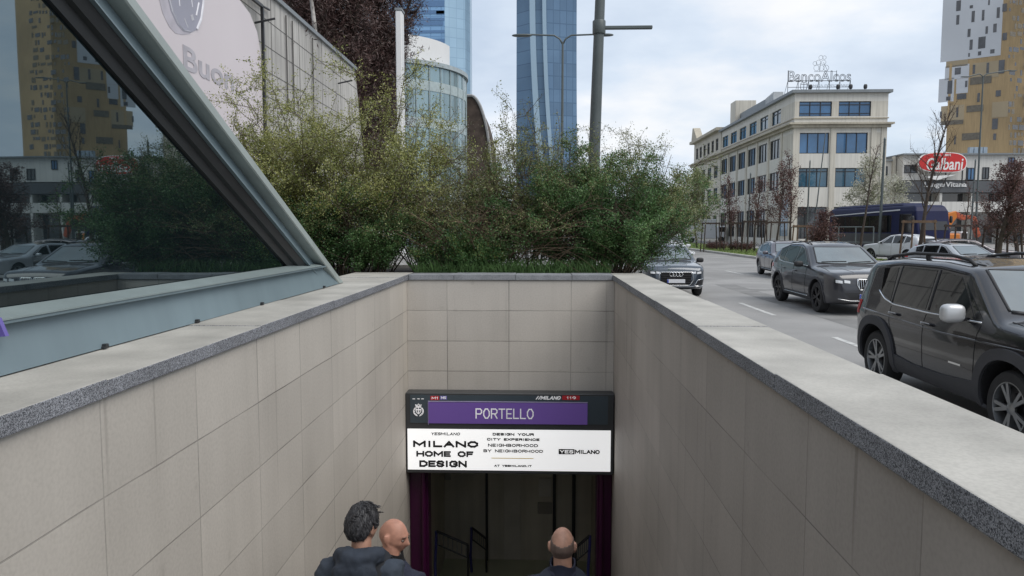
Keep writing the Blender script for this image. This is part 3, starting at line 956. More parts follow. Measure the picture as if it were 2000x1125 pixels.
# pilasters proud of the wall, cornices, parapet
pl = MB()
for x in (0.0, 3.98, 8.45, 9.55):
    pl.box(BX + x + (.06 if x else -.1), BX + x + .62, BY - .12, BY - .003, 0, 13.3)
for k_ in range(7):
    a = 4.75 + PER * k_ - 1.0
    pl.box(BX - .12, BX - .003, BY + a + .1, BY + a + .75, 0, 13.3)
pl.build('pilasters', M_cream, bb)
co = MB()
co.prism([(BX - .75, BY - .7, 13.62), (BX + BW + .5, BY - .7, 13.62), (BX + BW + .5, BY - .003, 13.62), (BX - .003, BY - .003, 13.62), (BX - .003, BY + 55, 13.62), (BX - .75, BY + 55, 13.62)], (0, 0, .2))
co.prism([(BX - .4, BY - .4, 13.30), (BX + BW + .25, BY - .4, 13.30), (BX + BW + .25, BY - .003, 13.30), (BX - .003, BY - .003, 13.30), (BX - .003, BY + 55, 13.30), (BX - .4, BY + 55, 13.30)], (0, 0, .318))
co.build('cornice', M_corn, bb)
MB().prism([(BX - .45, BY - .45, 17.1), (BX + BW + .3, BY - .45, 17.1), (BX + BW + .3, BY + 33.4, 17.1), (BX - .45, BY + 33.4, 17.1)], (0, 0, .32)).build('roof', M_roofm, bb)
MB().prism([(BX - .12, BY - .12, 14.3), (BX + BW + .1, BY - .12, 14.3), (BX + BW + .1, BY - .003, 14.3), (BX - .003, BY - .003, 14.3), (BX - .003, BY + 33, 14.3), (BX - .12, BY + 33, 14.3)], (0, 0, .12)).build('string_course', M_corn, bb)
# the older, lower wing further down the street
ow = MB()
z_w = [(14.5, 16.4), (10.2, 12.2), (6.6, 8.6), (1.2, 4.2)]
zb = [(0, 1.2), (4.2, 6.6), (8.6, 10.2), (12.2, 14.5), (16.4, 17.4)]
WY0, WY1 = BY + 33.2, BY + 53
for a, b in zb: ow.box(BX - .1, BX + FR - .002, WY0, WY1, a, b)
for r_, (a, b) in enumerate(z_w):
    n_ = 6 if r_ == 0 else 4
    stp = (WY1 - WY0 - 2) / n_
    e = [WY0]
    for i in range(n_): e += [WY0 + 1.6 + stp * i, WY0 + 1.6 + stp * i + stp * .58]
    e.append(WY1)
    for i in range(0, len(e), 2): ow.box(BX - .1, BX + FR - .002, e[i], e[i + 1], a + .001, b - .001)
    for i in range(1, len(e) - 1, 2):
        window(bb, (BX - .1, 0, 0), (0, 1, 0), (-1, 0, 0), e[i], e[i + 1], a, b, 2, (.7,), M_pdark, .1)
ow.build('old_wing', M_cream, bb)
MB().prism([(BX - .9, WY0 - .3, 17.4), (BX - .9, WY1 + .5, 17.4), (BX + .5, WY1 + .5, 17.4), (BX + .5, WY0 - .3, 17.4)], (0, 0, .45)).build('cornice', M_corn, bb)
ped = MB().prism([(BX - .6, WY1 - 4.5, 17.86), (BX - .6, WY1 + .3, 17.86), (BX - .6, WY1 - .6, 20.2), (BX - .6, WY1 - 1.4, 20.2)], (1.2, 0, 0))
ped.build('pediment', M_corn, bb)
# plant rooms on the roof
MB().box(BX + 1.5, BX + 4.6, BY + 31, BY + 34, 17.43, 21.6).build('lift_tower', M_cream, bb)
MB().box(BX + 2.2, BX + 7, BY + 18, BY + 30.9, 17.43, 19.6).build('plant_room', M_roofm, bb)
vt = MB()
for i in range(6): vt.box(BX + .4, BX + 1.6, BY + 9 + i * .55, BY + 9.4 + i * .55, 17.43, 18.9 - i * .05)
vt.build('louvres', mat('pale_metal', (0.45, 0.47, 0.48), 0.5), bb)
for x in (1.6, 4.6, 6.0, 7.6):
    MB().blob((BX + x, BY - .2, 17.75), (.2, .2, .3), 2.5, 10).build('floodlight', M_dark, bb)
# shopfront
MB().box(BX - .02, BX - .004, BY + 1.2, BY + 4.6, 1.2, 5.4).build('shop_window', M_pteal, bb)

# rooftop wire lettering
rs = thing('roof_sign', 'thin wire lettering sign standing on the roof edge of the cream building', 'sign', (BX + 5, BY + 1.4, 17.42))
M_wire = mat('sign_wire', (0.06, 0.065, 0.075), 0.5, metal=0.3)
a, c = at(1540, 140, BY + 1.4), at(1662, 157, BY + 1.4)
ys_ = BY + 1.4
lettering('BancoAlcos', 'lettering', M_wire, rs, ((a.x + c.x) / 2, ys_, at(1600, 149, ys_).z), c.x - a.x, 1.25, wire=.02, depth=.06)
x0, x1 = a.x, c.x
zt_, zm_ = at(1600, 157, ys_).z - .03, at(1600, 170, ys_).z
fr = MB()
fr.bar((x0, ys_ + .1, zt_), (x1, ys_ + .1, zt_), .06); fr.bar((x0, ys_ + .1, zm_), (x1, ys_ + .1, zm_), .05)
for x in np.linspace(x0, x1, 7):
    fr.bar((x, ys_ + .14, 17.42), (x, ys_ + .14, zt_ + 1.2 if abs(x - x0) < .1 else zt_), .05)
    fr.bar((x, ys_ + .14, zt_), (x, ys_ + 1.3, 17.42), .035)
fr.build('frame', M_wire, rs)
lettering('BANCA POPOLARE', 'lettering', M_wire, rs, ((x0 + x1) / 2 + .9, ys_, zm_ + .16), 4.6, .26, wire=.012, depth=.05)
em = MB()
ex = x0 + 1.75
em.tube([(ex + .36 * math.copysign(abs(math.cos(q)) ** .5, math.cos(q)), ys_, zm_ + .1 + .4 * math.copysign(abs(math.sin(q)) ** .5, math.sin(q))) for q in np.linspace(0, 2 * math.pi, 25)], .03, 5)
em.bar((ex, ys_, zm_ - .28), (ex, ys_, zm_ + .48), .05); em.bar((ex - .3, ys_, zm_ + .3), (ex + .3, ys_, zm_ + .3), .05)
em.build('emblem', M_wire, rs)
la = MB()
lx = at(1604, 140, ys_).x
def zz(py): return at(1604, py, ys_).z
for (u, v, r) in ((-.55, 0, .32), (0, 0, .32), (.5, 0, .32), (-.35, .62, .26), (.22, .62, .26), (-.1, 1.15, .24), (.3, 1.15, .2), (-.75, .5, .22)):
    la.tube([(lx + u + r * math.cos(q), ys_, zz(139) + .35 + v + r * math.sin(q)) for q in np.linspace(0, 2 * math.pi, 11)], .018, 4)
la.bar((lx - .2, ys_, zz(140)), (lx - .1, ys_, zz(122)), .03); la.bar((lx + .75, ys_, zz(140)), (lx + .2, ys_, zz(122)), .03)
la.bar((lx - .8, ys_, zz(140)), (lx + 1.7, ys_, zz(140)), .03); la.bar((lx + 1.7, ys_, zz(157)), (lx + 1.7, ys_, zz(138)), .05)
la.build('lattice', M_wire, rs)

# ---- tall ochre tower with a pale upper face
M_ochre = mat('ochre_cladding', (0.40, 0.285, 0.15), 0.6, var=0.2, scale=0.10, streak=0.2)
M_ochre2 = mat('sand_cladding', (0.36, 0.29, 0.19), 0.6, var=0.12, scale=0.12)
M_pale = mat('pale_cladding', (0.50, 0.52, 0.55), 0.6, var=0.06, scale=0.1)
A, Bc, Cc, Dd, Ee = (96.5, 178), (107.6, 170), (120.5, 177), (133, 198), (111, 199)
tw = thing('residential_tower', 'tall ochre apartment tower with scattered windows and pale upper face', 'building', (107, 184, 0))
H = 95
poly = [Vector((p_[0], p_[1], 0)) for p_ in (A, Bc, Cc, Dd, Ee)]
MB().prism(poly, (0, 0, H)).build('tower_wall', M_ochre, tw)
def on_plane(P0, P1, px, py):
    d = ray(px, py)
    u = Vector((P1[0] - P0[0], P1[1] - P0[1], 0)); L_ = u.length; u.normalize()
    nn = Vector((u.y, -u.x, 0))
    t = (Vector((P0[0], P0[1], 0)) - Vector((0, 0, EYE))).dot(nn) / d.dot(nn)
    q = Vector((0, 0, EYE)) + d * t
    return (q - Vector((P0[0], P0[1], 0))).dot(u), q.z
def face_panel(P0, P1, rect, m, name, d0=.04, parent=tw, off=0.0):
    s0, za = on_plane(P0, P1, rect[0], rect[1]); s1, zb_ = on_plane(P0, P1, rect[2], rect[3])
    u = Vector((P1[0] - P0[0], P1[1] - P0[1], 0)).normalized(); nn = Vector((u.y, -u.x, 0))
    o = Vector((P0[0], P0[1], 0))
    if abs(s1 - s0) < .02 or za <= zb_: return
    q = [o + u * s0 + Vector((0, 0, zb_)), o + u * s1 + Vector((0, 0, zb_)), o + u * s1 + Vector((0, 0, za)), o + u * s0 + Vector((0, 0, za))]
    q = [x + nn * .002 for x in q]
    return MB().prism(q, nn * (d0 - .002)).build(name, m, parent)
# stepped left edge: the lower half stands a little wider
MB().prism([Vector((A[0] - 1.15, A[1] + .75, 0)), Vector((A[0] - .02, A[1] - .02, 0)), Vector((A[0] + 3, A[1] + 5, 0)), Vector((A[0] + 2, A[1] + 6, 0))], (0, 0, 40.3)).build('lower_wing', M_ochre, tw)
face_panel(A, Bc, (1849, -160, 1954, 108), M_pale, 'upper_face', .06)
for r_ in ((1846, 130, 1892, 152, 1), (1834, 155, 1862, 198, 1), (1868, 155, 1890, 181, 1), (1848, 118, 1890, 128, 2), (1838, 208, 1882, 236, 2), (1938, 200, 1968, 228, 2), (1900, 124, 1950, 150, 2)):
    face_panel(A, Bc, r_[:4], M_pale if r_[4] == 1 else M_ochre2, 'cladding_panel', .05)
M_twin = mat('tower_window', (0.055, 0.055, 0.06), 0.15, var=0.5, scale=0.5, ior=1.7)
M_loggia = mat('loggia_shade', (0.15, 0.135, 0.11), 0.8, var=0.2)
wl_ = [(1868, 2, 1876, 21), (1868, 30, 1873, 48), (1894, 11, 1900, 16), (1898, 22, 1903, 43), (1918, 20, 1922, 40), (1947, 15, 1952, 35), (1930, 0, 1933, 10),
       (1890, 57, 1895, 72), (1925, 52, 1929, 66), (1940, 47, 1946, 63), (1894, 78, 1899, 97), (1911, 73, 1924, 94), (1891, 104, 1894, 111), (1910, 101, 1916, 108), (1934, 97, 1942, 104),
       (1865, 133, 1876, 145), (1900, 127, 1904, 144), (1927, 123, 1931, 143), (1951, 118, 1961, 143), (1895, 152, 1936, 162), (1851, 158, 1859, 183), (1848, 189, 1856, 196),
       (1885, 158, 1889, 170), (1869, 184, 1887, 193), (1836, 218, 1839, 230), (1868, 210, 1871, 229), (1888, 207, 1920, 217), (1945, 177, 1954, 188), (1838, 237, 1881, 242),
       (1879, 261, 1915, 272), (1864, 266, 1866, 282), (1938, 232, 1948, 252), (1940, 261, 1945, 273), (1909, 182, 1913, 199), (1958, 8, 1972, 22), (1958, 65, 1972, 78),
       (1870, -12, 1876, -30), (1895, -20, 1900, -38), (1920, -25, 1925, -8)]
for r_ in wl_:
    x0, y0, x1, y1 = r_
    if y0 > y1: y0, y1 = y1, y0
    big = (x1 - x0) > 20
    face_panel(A, Bc, (x0, y0, min(x1, 1966), y1), M_loggia if big else M_twin, 'window', .085)
rgt = random.Random(4)
for k_ in range(22):
    py = -30 + k_ * 15.2
    px = 1969 + rgt.uniform(0, 4)
    while px < 2052:
        w = rgt.choice([2.5, 3, 5, 8, 10])
        if rgt.random() < .72:
            face_panel(Bc, Cc, (px, py, px + w, py + rgt.choice([7, 10, 11])), M_twin if rgt.random() < .7 else M_loggia, 'window', .06)
        px += w + rgt.uniform(2, 6)
for k_ in range(8):
    face_panel(Bc, Cc, (1968, -20 + k_ * 43, 2054, -20 + k_ * 43 + 1.4), M_ochre2, 'string_course', .045)

# ---- low white building with a dark awning band, behind the coach
M_white = mat('white_render', (0.62, 0.61, 0.58), 0.8, var=0.06, scale=0.2, streak=0.15)
M_band = mat('charcoal_fascia', (0.085, 0.09, 0.098), 0.5, var=0.12, scale=0.4)
WY = 100.0
X = lambda px: at(px, 400, WY).x
Z = lambda py: at(1850, py, WY).z
wb2 = thing('low_building', 'long low white building with a charcoal fascia band, behind the dark blue coach', 'building', (64, WY + 6, 0))
xa, xm, xb = X(1722), X(1760), X(2330)
MB().box(xa, xm - .002, WY + 2, WY + 14, 0, Z(312)).build('wing', M_white, wb2)
MB().box(xm, xb, WY, WY + 14, Z(352), Z(303)).box(xm, xb, WY + 1.6, WY + 14, 0, Z(352)).build('wall', M_white, wb2)
MB().box(xm - .2, xb, WY - .5, WY + 14.2, Z(303) + .001, Z(300)).box(xa - .2, xm - .203, WY + 1.7, WY + 14.2, Z(312) + .001, Z(309)).build('roof', M_roofm, wb2)
MB().box(xm, xb, WY - .35, WY + 1.597, Z(376), Z(354)).build('fascia', M_band, wb2)
for i, px in enumerate(np.arange(1775, 2320, 62)):
    x0, x1 = X(px), X(px + 58)
    MB().box(x0, x1, WY - .1, WY + 1.5, Z(414), Z(394)).build('balcony', M_white, wb2)
    MB().box(x0 + .3, x1 - .2, WY + 1.52, WY + 1.597, Z(393), Z(377)).build('window', M_pdark, wb2)
    MB().box(x0 + .2, x1 - .2, WY + 1.5, WY + 1.597, 0.2, Z(418)).build('shopfront', M_pdark, wb2)
    MB().box(x1 + .02, x1 + .35, WY - .1, WY + 1.5, 0, Z(377)).build('pillar', M_white, wb2)
for (x0, y0, x1, y1, m) in ((1763, 322, 1788, 338, M_pdark), (1886, 328, 1900, 352, M_pblue), (1915, 327, 1928, 350, M_pdark), (1964, 308, 1977, 327, M_pblue), (2012, 325, 2030, 348, M_pdark), (2052, 325, 2066, 348, M_pdark), (2090, 325, 2105, 348, M_pblue), (2130, 325, 2145, 348, M_pdark)):
    window(wb2, (0, WY - .15, 0), (1, 0, 0), (0, -1, 0), X(x0), X(x1), Z(y1), Z(y0), 2, (), m, .09, depth=.12)
for (x0, y0, x1, y1) in ((1729, 322, 1744, 340),):
    window(wb2, (0, WY + 1.85, 0), (1, 0, 0), (0, -1, 0), X(x0), X(x1), Z(y1), Z(y0), 1, (), M_pdark, .09, depth=.12)
MB().box(X(1752), X(1758), WY + 1.6, WY + 1.997, 0, Z(303)).build('pilaster', M_cream, wb2)
# solar frame on the tower foot
fx = MB()
for i in range(4): fx.box(X(1897) + i * .6, X(1897) + i * .6 + .5, WY + 1, WY + 1.5, Z(300) + .01, Z(286))
fx.build('roof_units', mat('pale_blue_metal', (0.30, 0.36, 0.42), 0.4, metal=0.4), wb2)
# white lettering standing on the fascia
fl = thing('fascia_lettering', 'white capital lettering standing on the charcoal fascia under the red sign', 'sign', (X(1845), WY - .5, Z(372)))
lettering('Lange/Vitana', 'letters', mat('sign_white', (0.7, 0.7, 0.7), 0.6), fl, ((X(1800) + X(1882)) / 2, WY - .42, Z(362)), X(1882) - X(1800), 0.85, bold=.02, depth=.12)
# red oval sign
so = thing('red_sign', 'red lozenge sign with white script lettering above the charcoal fascia', 'sign', (X(1845), WY - 1.4, Z(352)))
YR = WY - 1.2
sx0, sx1 = at(1793, 320, YR).x, at(1888, 320, YR).x
zc = at(1840, 319, YR).z; zh = (at(1840, 297, YR).z - at(1840, 340, YR).z) / 2
def loz(k):
    pts = []
    for q in np.linspace(0, 2 * math.pi, 49)[:-1]:
        cx, sy = math.cos(q), math.sin(q)
        x = (sx0 + sx1) / 2 + (sx1 - sx0) / 2 * k * math.copysign(abs(cx) ** .62, cx)
        z = zc + zh * (k + (k - 1) * 1.0) * math.copysign(abs(sy) ** .8, sy) * (1.0 if sy > 0 else .82 + .1 * cx)
        pts.append((x, z))
    return pts
M_sred = mat('sign_red', (0.52, 0.022, 0.02), 0.4, var=0.06)
M_swht = mat('sign_rim_white', (0.75, 0.75, 0.74), 0.5)
MB().prism([Vector((x, YR, z)) for x, z in loz(1.0)], (0, .3, 0)).build('rim', M_swht, so)
MB().prism([Vector((x, YR - .03, z)) for x, z in loz(.965)], (0, .028, 0)).build('face', M_sred, so)
lettering('Galbani', 'lettering', M_swht, so, (at(1845, 320, YR).x, YR - .035, zc - .08), at(1879, 0, YR).x - at(1806, 0, YR).x, 1.55, bold=.015, depth=.03, shear=.12)
lettering('DAL 1882', 'lettering', M_swht, so, (at(1840, 303, YR).x, YR - .035, at(1840, 303, YR).z), 2.2, .28, bold=.015, depth=.03)
so_m = MB()
for px in (1815, 1836, 1868, 1876): so_m.bar((X(px), YR + .2, Z(360)), (X(px), YR + .2, zc - .5), .12)
so_m.build('posts', M_dark, so)
MB().prism([Vector((at(1806, 345, YR).x, YR + .05, at(1806, 345, YR).z)), Vector((at(1868, 341, YR).x, YR + .05, at(1868, 341, YR).z)), Vector((at(1830, 352, YR).x, YR + .05, at(1830, 352, YR).z))], (0, .2, 0)).build('bracket', M_swht, so)

# ---- curved glass building
M_cglass = grid_glass('curved_facade_glass', (0.30, 0.40, 0.42), (0.20, 0.25, 0.27), 3.0, 30.0, 0.12, 0.45, 0.09, 0.12)
M_slab_w = mat('white_cladding', (0.68, 0.68, 0.68), 0.6, var=0.05, scale=0.2)
M_blind = mat('pale_floor_edge', (0.36, 0.43, 0.44), 0.5)
cg = thing('glass_building', 'round pale glass office building with a white parapet numbered 3', 'building', (-19.5, 94, 0))
CX, CY, CR = -19.3, 93.5, 10.2
def arc(r, n_=60): return [(CX + r * math.cos(q), CY + r * math.sin(q)) for q in np.linspace(0, 2 * math.pi, n_ + 1)[:-1]]
def ringwall(r, z0, z1): return MB().rings([[(x, y, z0) for x, y in arc(r)], [(x, y, z1) for x, y in arc(r)]])
zr = 20.6
ringwall(CR, 0, zr).build('glass_wall', M_cglass, cg, smooth=True, angle=30)
fl_ = [5.2, 9.4, 13.6, 17.8]
for z_ in fl_:
    ringwall(CR + .06, z_, z_ + 1.1).build('floor_band', M_blind, cg, smooth=True, angle=30)
ringwall(CR + .3, zr + .002, zr + .5).build('roof_edge', mat('roof_edge_grey', (0.33, 0.38, 0.40), 0.5), cg, smooth=True, angle=30)
for q in np.linspace(-math.pi * .95, math.pi * .15, 22):
    MB().bar((CX + (CR + .09) * math.cos(q), CY + (CR + .09) * math.sin(q), .1), (CX + (CR + .09) * math.cos(q), CY + (CR + .09) * math.sin(q), zr), .09, mi=0).build('mullion', M_blind, cg)
pr = CR - 1.6
pts = [(CX + pr * math.cos(q), CY + pr * math.sin(q)) for q in np.linspace(-math.pi * .8, -math.pi * .06, 26)]
pw_ = MB().rings([[(x, y, zr + .5) for x, y in pts + [(CX, CY)]], [(x, y, zr + 3.6) for x, y in pts + [(CX, CY)]]])
pw_.build('parapet', M_slab_w, cg)
qd = ray(805, 70); tt = 84.2 / qd.y
q3 = Vector((qd.x * tt, 84.2, EYE + qd.z * tt))
ang = math.atan2(q3.y - CY, q3.x - CX)
o3 = Vector((CX + (pr + .05) * math.cos(ang), CY + (pr + .05) * math.sin(ang), q3.z))
lettering('3', 'numeral', M_dark, cg, o3, .75, 1.05, right=(-math.sin(ang), math.cos(ang), 0), bold=.03, depth=.1)
o3b = Vector((CX + (pr + .05) * math.cos(ang - .26), CY + (pr + .05) * math.sin(ang - .26), q3.z + .1))
lettering('8', 'numeral', mat('grey_numeral', (.3, .3, .31), .6), cg, o3b, .75, 1.0, right=(-math.sin(ang - .26), math.cos(ang - .26), 0), bold=.02, depth=.1)
# white wall fin between the brown trees and the glass building
fin = thing('white_fin_wall', 'tall narrow white wall fin between the brown trees and the round glass building', 'wall', (-9.4, 50, 0))
a, c = at(772, 20, 50), at(786, 215, 50)
MB().box(a.x, c.x, 50, 51, 0, a.z).build('fin', M_slab_w, fin, bevel=.05)
MB().box(a.x - .04, c.x + .04, 49.96, 51.04, a.z + .002, a.z + .15).build('fin_cap', M_roofm, fin)

# ---- brown curved roof behind the shrubs
hb = thing('curved_roof_hall', 'low hall with a brown curved roof, between the glass building and the blue tower', 'building', (-8, 104, 0))
YH = 100.0
hx0, hx1 = at(896, 200, YH).x, at(962, 200, YH).x
prof = [(hx0, 0)] + [(hx0, at(900, 187, YH).z)] + [(hx0 + (hx1 - hx0) * (.35 + .65 * math.sin(q)), 2 + (at(900, 187, YH).z - 2) * math.cos(q) ** .75) for q in np.linspace(0.05, math.pi / 2, 16)] + [(hx1, 0)]
M_brown = mat('brown_roof', (0.075, 0.055, 0.045), 0.9, var=0.4, scale=1.2, bump=0.6, bscale=4)
MB().prism([Vector((x, YH, z)) for x, z in prof], (0, 16, 0)).build('roof', M_brown, hb)
MB().tube([Vector((x, YH - .1, z)) for x, z in prof[1:-1]], .2, 6).build('roof_rim', mat('rim_grey', (.3, .3, .3), .6), hb)

# ---- two distant glass towers
M_tb = grid_glass('sky_blue_curtain_wall', (0.20, 0.36, 0.56), (0.15, 0.28, 0.46), 9.0, 8.0, 0.3, 0.25, 0.5, 0.10)
M_tb2 = grid_glass('pale_blue_curtain_wall', (0.33, 0.48, 0.60), (0.27, 0.40, 0.52), 9.0, 8.0, 0.3, 0.25, 0.35, 0.05)
YT = 620.0
t1 = thing('glass_tower', 'pale sky blue glass skyscraper behind the round glass building', 'skyscraper', (at(845, 0, YT).x, YT + 20, 0))
xs1 = [at(p_, 0, YT).x for p_ in (760, 868, 906, 913)]
MB().prism([Vector((xs1[0], YT, 0)), Vector((xs1[1], YT, 0)), Vector((xs1[1], YT + 40, 0)), Vector((xs1[0], YT + 40, 0))], (0, 0, 262)).build('main_face', M_tb, t1)
MB().prism([Vector((xs1[1] + .05, YT + 1, 0)), Vector((xs1[2], YT + 10, 0)), Vector((xs1[3], YT + 22, 0)), Vector((xs1[3], YT + 40, 0)), Vector((xs1[1] + .05, YT + 40, 0))], (0, 0, 262)).build('side_face', M_tb2, t1)
M_tband = mat('tower_dark_band', (0.10, 0.19, 0.34), 0.3, metal=0.3)
for k_, (pa, pb, py, h_) in enumerate(((806, 880, 7, 5), (782, 878, 24, 3), (800, 815, 25, 5), (782, 878, 38, 2.2), (852, 880, 25, 3), (783, 866, 46, 3), (782, 876, 62, 2.2), (782, 870, 80, 3), (782, 866, 100, 2))):
    x0, x1 = at(pa, py, YT).x, min(at(pb, py, YT).x, xs1[1] - .1); z_ = at(840, py, YT).z
    MB().box(x0, x1, YT - .35, YT - .01, z_ - h_ / 2, z_ + h_ / 2).build('band', M_tband, t1)
M_t2 = grid_glass('deep_blue_curtain_wall', (0.12, 0.20, 0.30), (0.085, 0.15, 0.235), 8.0, 12.0, 0.28, 0.3, 0.45, 0.12)
M_t2b = grid_glass('slate_blue_curtain_wall', (0.13, 0.215, 0.31), (0.09, 0.15, 0.23), 60.0, 12.0, 0.28, 0.3, 0.4, 0.10)
M_rib = mat('pale_rib', (0.30, 0.41, 0.50), 0.35, metal=0.2, var=0.05, scale=0.02)
YT2 = 700.0
t2 = thing('glass_tower', 'deep blue glass skyscraper with two pale curved ribs, behind the twin street lamp', 'skyscraper', (at(1067, 0, YT2).x, YT2 + 25, 0))
zs_ = np.linspace(0, 285, 28)
def edge(px_top, px_bot, z):      # gentle outward flare towards the ground
    f = max(0.0, 1 - z / 235.0)
    return at(px_top + (px_bot - px_top) * f ** 2.2, 200, YT2).x
def tower_faces():
    gl, gm, gr = [], [], []
    for z_ in zs_:
        l, m1, m2, r = edge(1008, 1007, z_), edge(1039, 1075, z_), edge(1062, 1095, z_), edge(1126, 1133, z_)
        gl.append([(l, YT2 + 14, z_), (m1, YT2, z_)]); gm.append([(m1, YT2 + 2.5, z_), (m2, YT2 + 2.5, z_)]); gr.append([(m2, YT2, z_), (r, YT2 + 9, z_)])
    return gl, gm, gr
gl, gm, gr = tower_faces()
def thick(gr_, name, m):
    mb = MB(); mb.rings([[gr_[i][0], gr_[i][1], (gr_[i][1][0], YT2 + 45, gr_[i][1][2]), (gr_[i][0][0], YT2 + 45, gr_[i][0][2])] for i in range(len(gr_))])
    return mb.build(name, m, t2)
thick(gl, 'left_face', M_t2b); thick(gr, 'right_face', M_t2)
MB().rings([[p_[0], p_[1], (p_[1][0], YT2 + 30, p_[1][2]), (p_[0][0], YT2 + 30, p_[0][2])] for p_ in [[(a_[0][0] + .3, a_[0][1], a_[0][2]), (a_[1][0] - .3, a_[1][1], a_[1][2])] for a_ in gm]]).build('recess', M_t2b, t2)
for which in (0, 1):
    pts = [Vector((gm[i][which][0], YT2 - 2, gm[i][which][2])) for i in range(len(gm))]
    mb = MB()
    w_ = 5.2 if which == 0 else 3.6
    mb.rings([[p_ + Vector((-w_ / 2, 0, 0)), p_ + Vector((w_ / 2, 0, 0)), p_ + Vector((w_ / 2, 3.5, 0)), p_ + Vector((-w_ / 2, 3.5, 0))] for p_ in pts])
    mb.build('rib', M_rib, t2)

# ---- a strip of lower city beyond everything
M_city = mat('far_city_render', (0.40, 0.41, 0.42), 0.9, var=0.2, scale=0.02)
M_city2 = mat('far_city_brick', (0.30, 0.26, 0.24), 0.9, var=0.2, scale=0.02)
rgc = random.Random(12)
for i in range(16):
    px = 930 + i * 29 + rgc.uniform(-8, 8); Yc = rgc.uniform(260, 420)
    x0 = at(px, 400, Yc).x; w = rgc.uniform(14, 26); h = rgc.uniform(9, 20)
    t = thing('distant_block', 'distant low city block far behind the shrubs', 'building', (x0, Yc, 0), group='distant low city blocks behind the shrubs')
    MB().box(x0 - w / 2, x0 + w / 2, Yc, Yc + 12, 0, h).build('wall', rgc.choice([M_city, M_city2]), t)
    MB().box(x0 - w / 2 - .3, x0 + w / 2 + .3, Yc - .3, Yc + 12.3, h + .01, h + .8).build('roof', M_roofm, t)
    for f_ in range(int(h // 3.3)):
        MB().box(x0 - w / 2 + 1, x0 + w / 2 - 1, Yc - .08, Yc - .005, f_ * 3.3 + 1.1, f_ * 3.3 + 2.6).build('window_row', M_pdark, t)

# ================================================================ LEFT: RETAINING WALL AND BILLBOARD
M_conc = mat('weathered_concrete', (0.47, 0.455, 0.43), 0.85, var=0.14, scale=0.25, streak=0.36, bump=0.2, bscale=10)
XW = -12.0
rw = thing('retaining_wall', 'tall weathered concrete panel wall with dark streaks, behind the left shrubs', 'wall', (XW - .5, 30, 0))
ZW = 12.35
yb_end = 49.0
MB().prism([Vector((XW, -6, 0)), Vector((XW, 53.5, 0)), Vector((XW, 49, ZW - .02)), Vector((XW, 46.5, ZW)), Vector((XW, -6, ZW))], (-.8, 0, 0)).build('wall_panel', M_conc, rw)
M_joint = mat('dark_joint', (0.11, 0.105, 0.10), 0.9)
jn = 0
for z_, ye in ((ZW - 1.15, 49.3), (ZW - 2.3, 49.8), (ZW - 3.4, 50), (ZW - 4.5, 50.4), (ZW - 6, 51)):
    MB().box(XW + .001, XW + .012, -6, ye, z_ - .014, z_ + .014).build('joint', M_joint, rw)
for y_ in (33.6, 37.5, 41.4, 45.3, 20, 24, 28):
    MB().box(XW + .001, XW + .011, y_ - .02, y_ + .02, 0, ZW - .03).build('joint', M_joint, rw)
MB().box(XW - .9, XW + .14, -6, 49.0, ZW + .002, ZW + .2).build('coping', M_roofm, rw)
for y_ in (35.4, 36.3, 39.5):
    MB().tube([(XW + .08, y_, ZW - .3), (XW + .08, y_, ZW - 4.8)], .035, 8).build('downpipe', M_joint, rw)
tg = MB().tube([(XW + .12, y_, ZW - .6 - .2 * math.sin((y_ - 6) * .55) ** 2) for y_ in np.arange(-4, 33.5, .7)], .05, 6)
tg.build('cable', M_dark, rw)
for y_ in (31.5, 44.5):
    MB().tube([(XW + .05, y_, ZW - 1.7), (XW + .9, y_ + .1, ZW - 1.5)], .045, 6).build('bracket', M_dark, rw)

bl = thing('billboard', 'pale pink billboard showing a dark glass jar, hung on the concrete wall', 'billboard', (XW + .2, 22, 6))
zb0, zb1 = 3.2, 11.0
y0b, y1b = 13.0, 31.6
M_poster = mat('poster_pink', (0.60, 0.545, 0.56), 0.5, var=0.05, scale=0.12)
n_ = 14
top = [(y1b - .0, zb1 - 1.6), (y1b - .35, zb1 - .8), (y1b - 1.1, zb1 - .25), (y1b - 2.2, zb1)]
poly_ = [Vector((XW + .25, y0b, zb0)), Vector((XW + .25, y1b, zb0))] + [Vector((XW + .25, y, z)) for y, z in top] + [Vector((XW + .25, y0b, zb1))]
MB().prism(poly_, (-.1, 0, 0)).build('poster', M_poster, bl)
bf = MB()
bf.bar((XW + .3, y1b + .15, zb0 - .2), (XW + .3, y1b + .15, zb1 + .35), .12).bar((XW + .3, y0b, zb1 + .4), (XW + .3, y1b + .1, zb1 + .4), .12)
bf.build('frame', M_dark, bl)
MB().bar((XW + .3, 21.25, zb0), (XW + .3, 21.25, zb1 + .3), .16).bar((XW + .3, 21.5, zb0), (XW + .3, 21.5, zb1 + .3), .1).build('post', M_dark, bl)
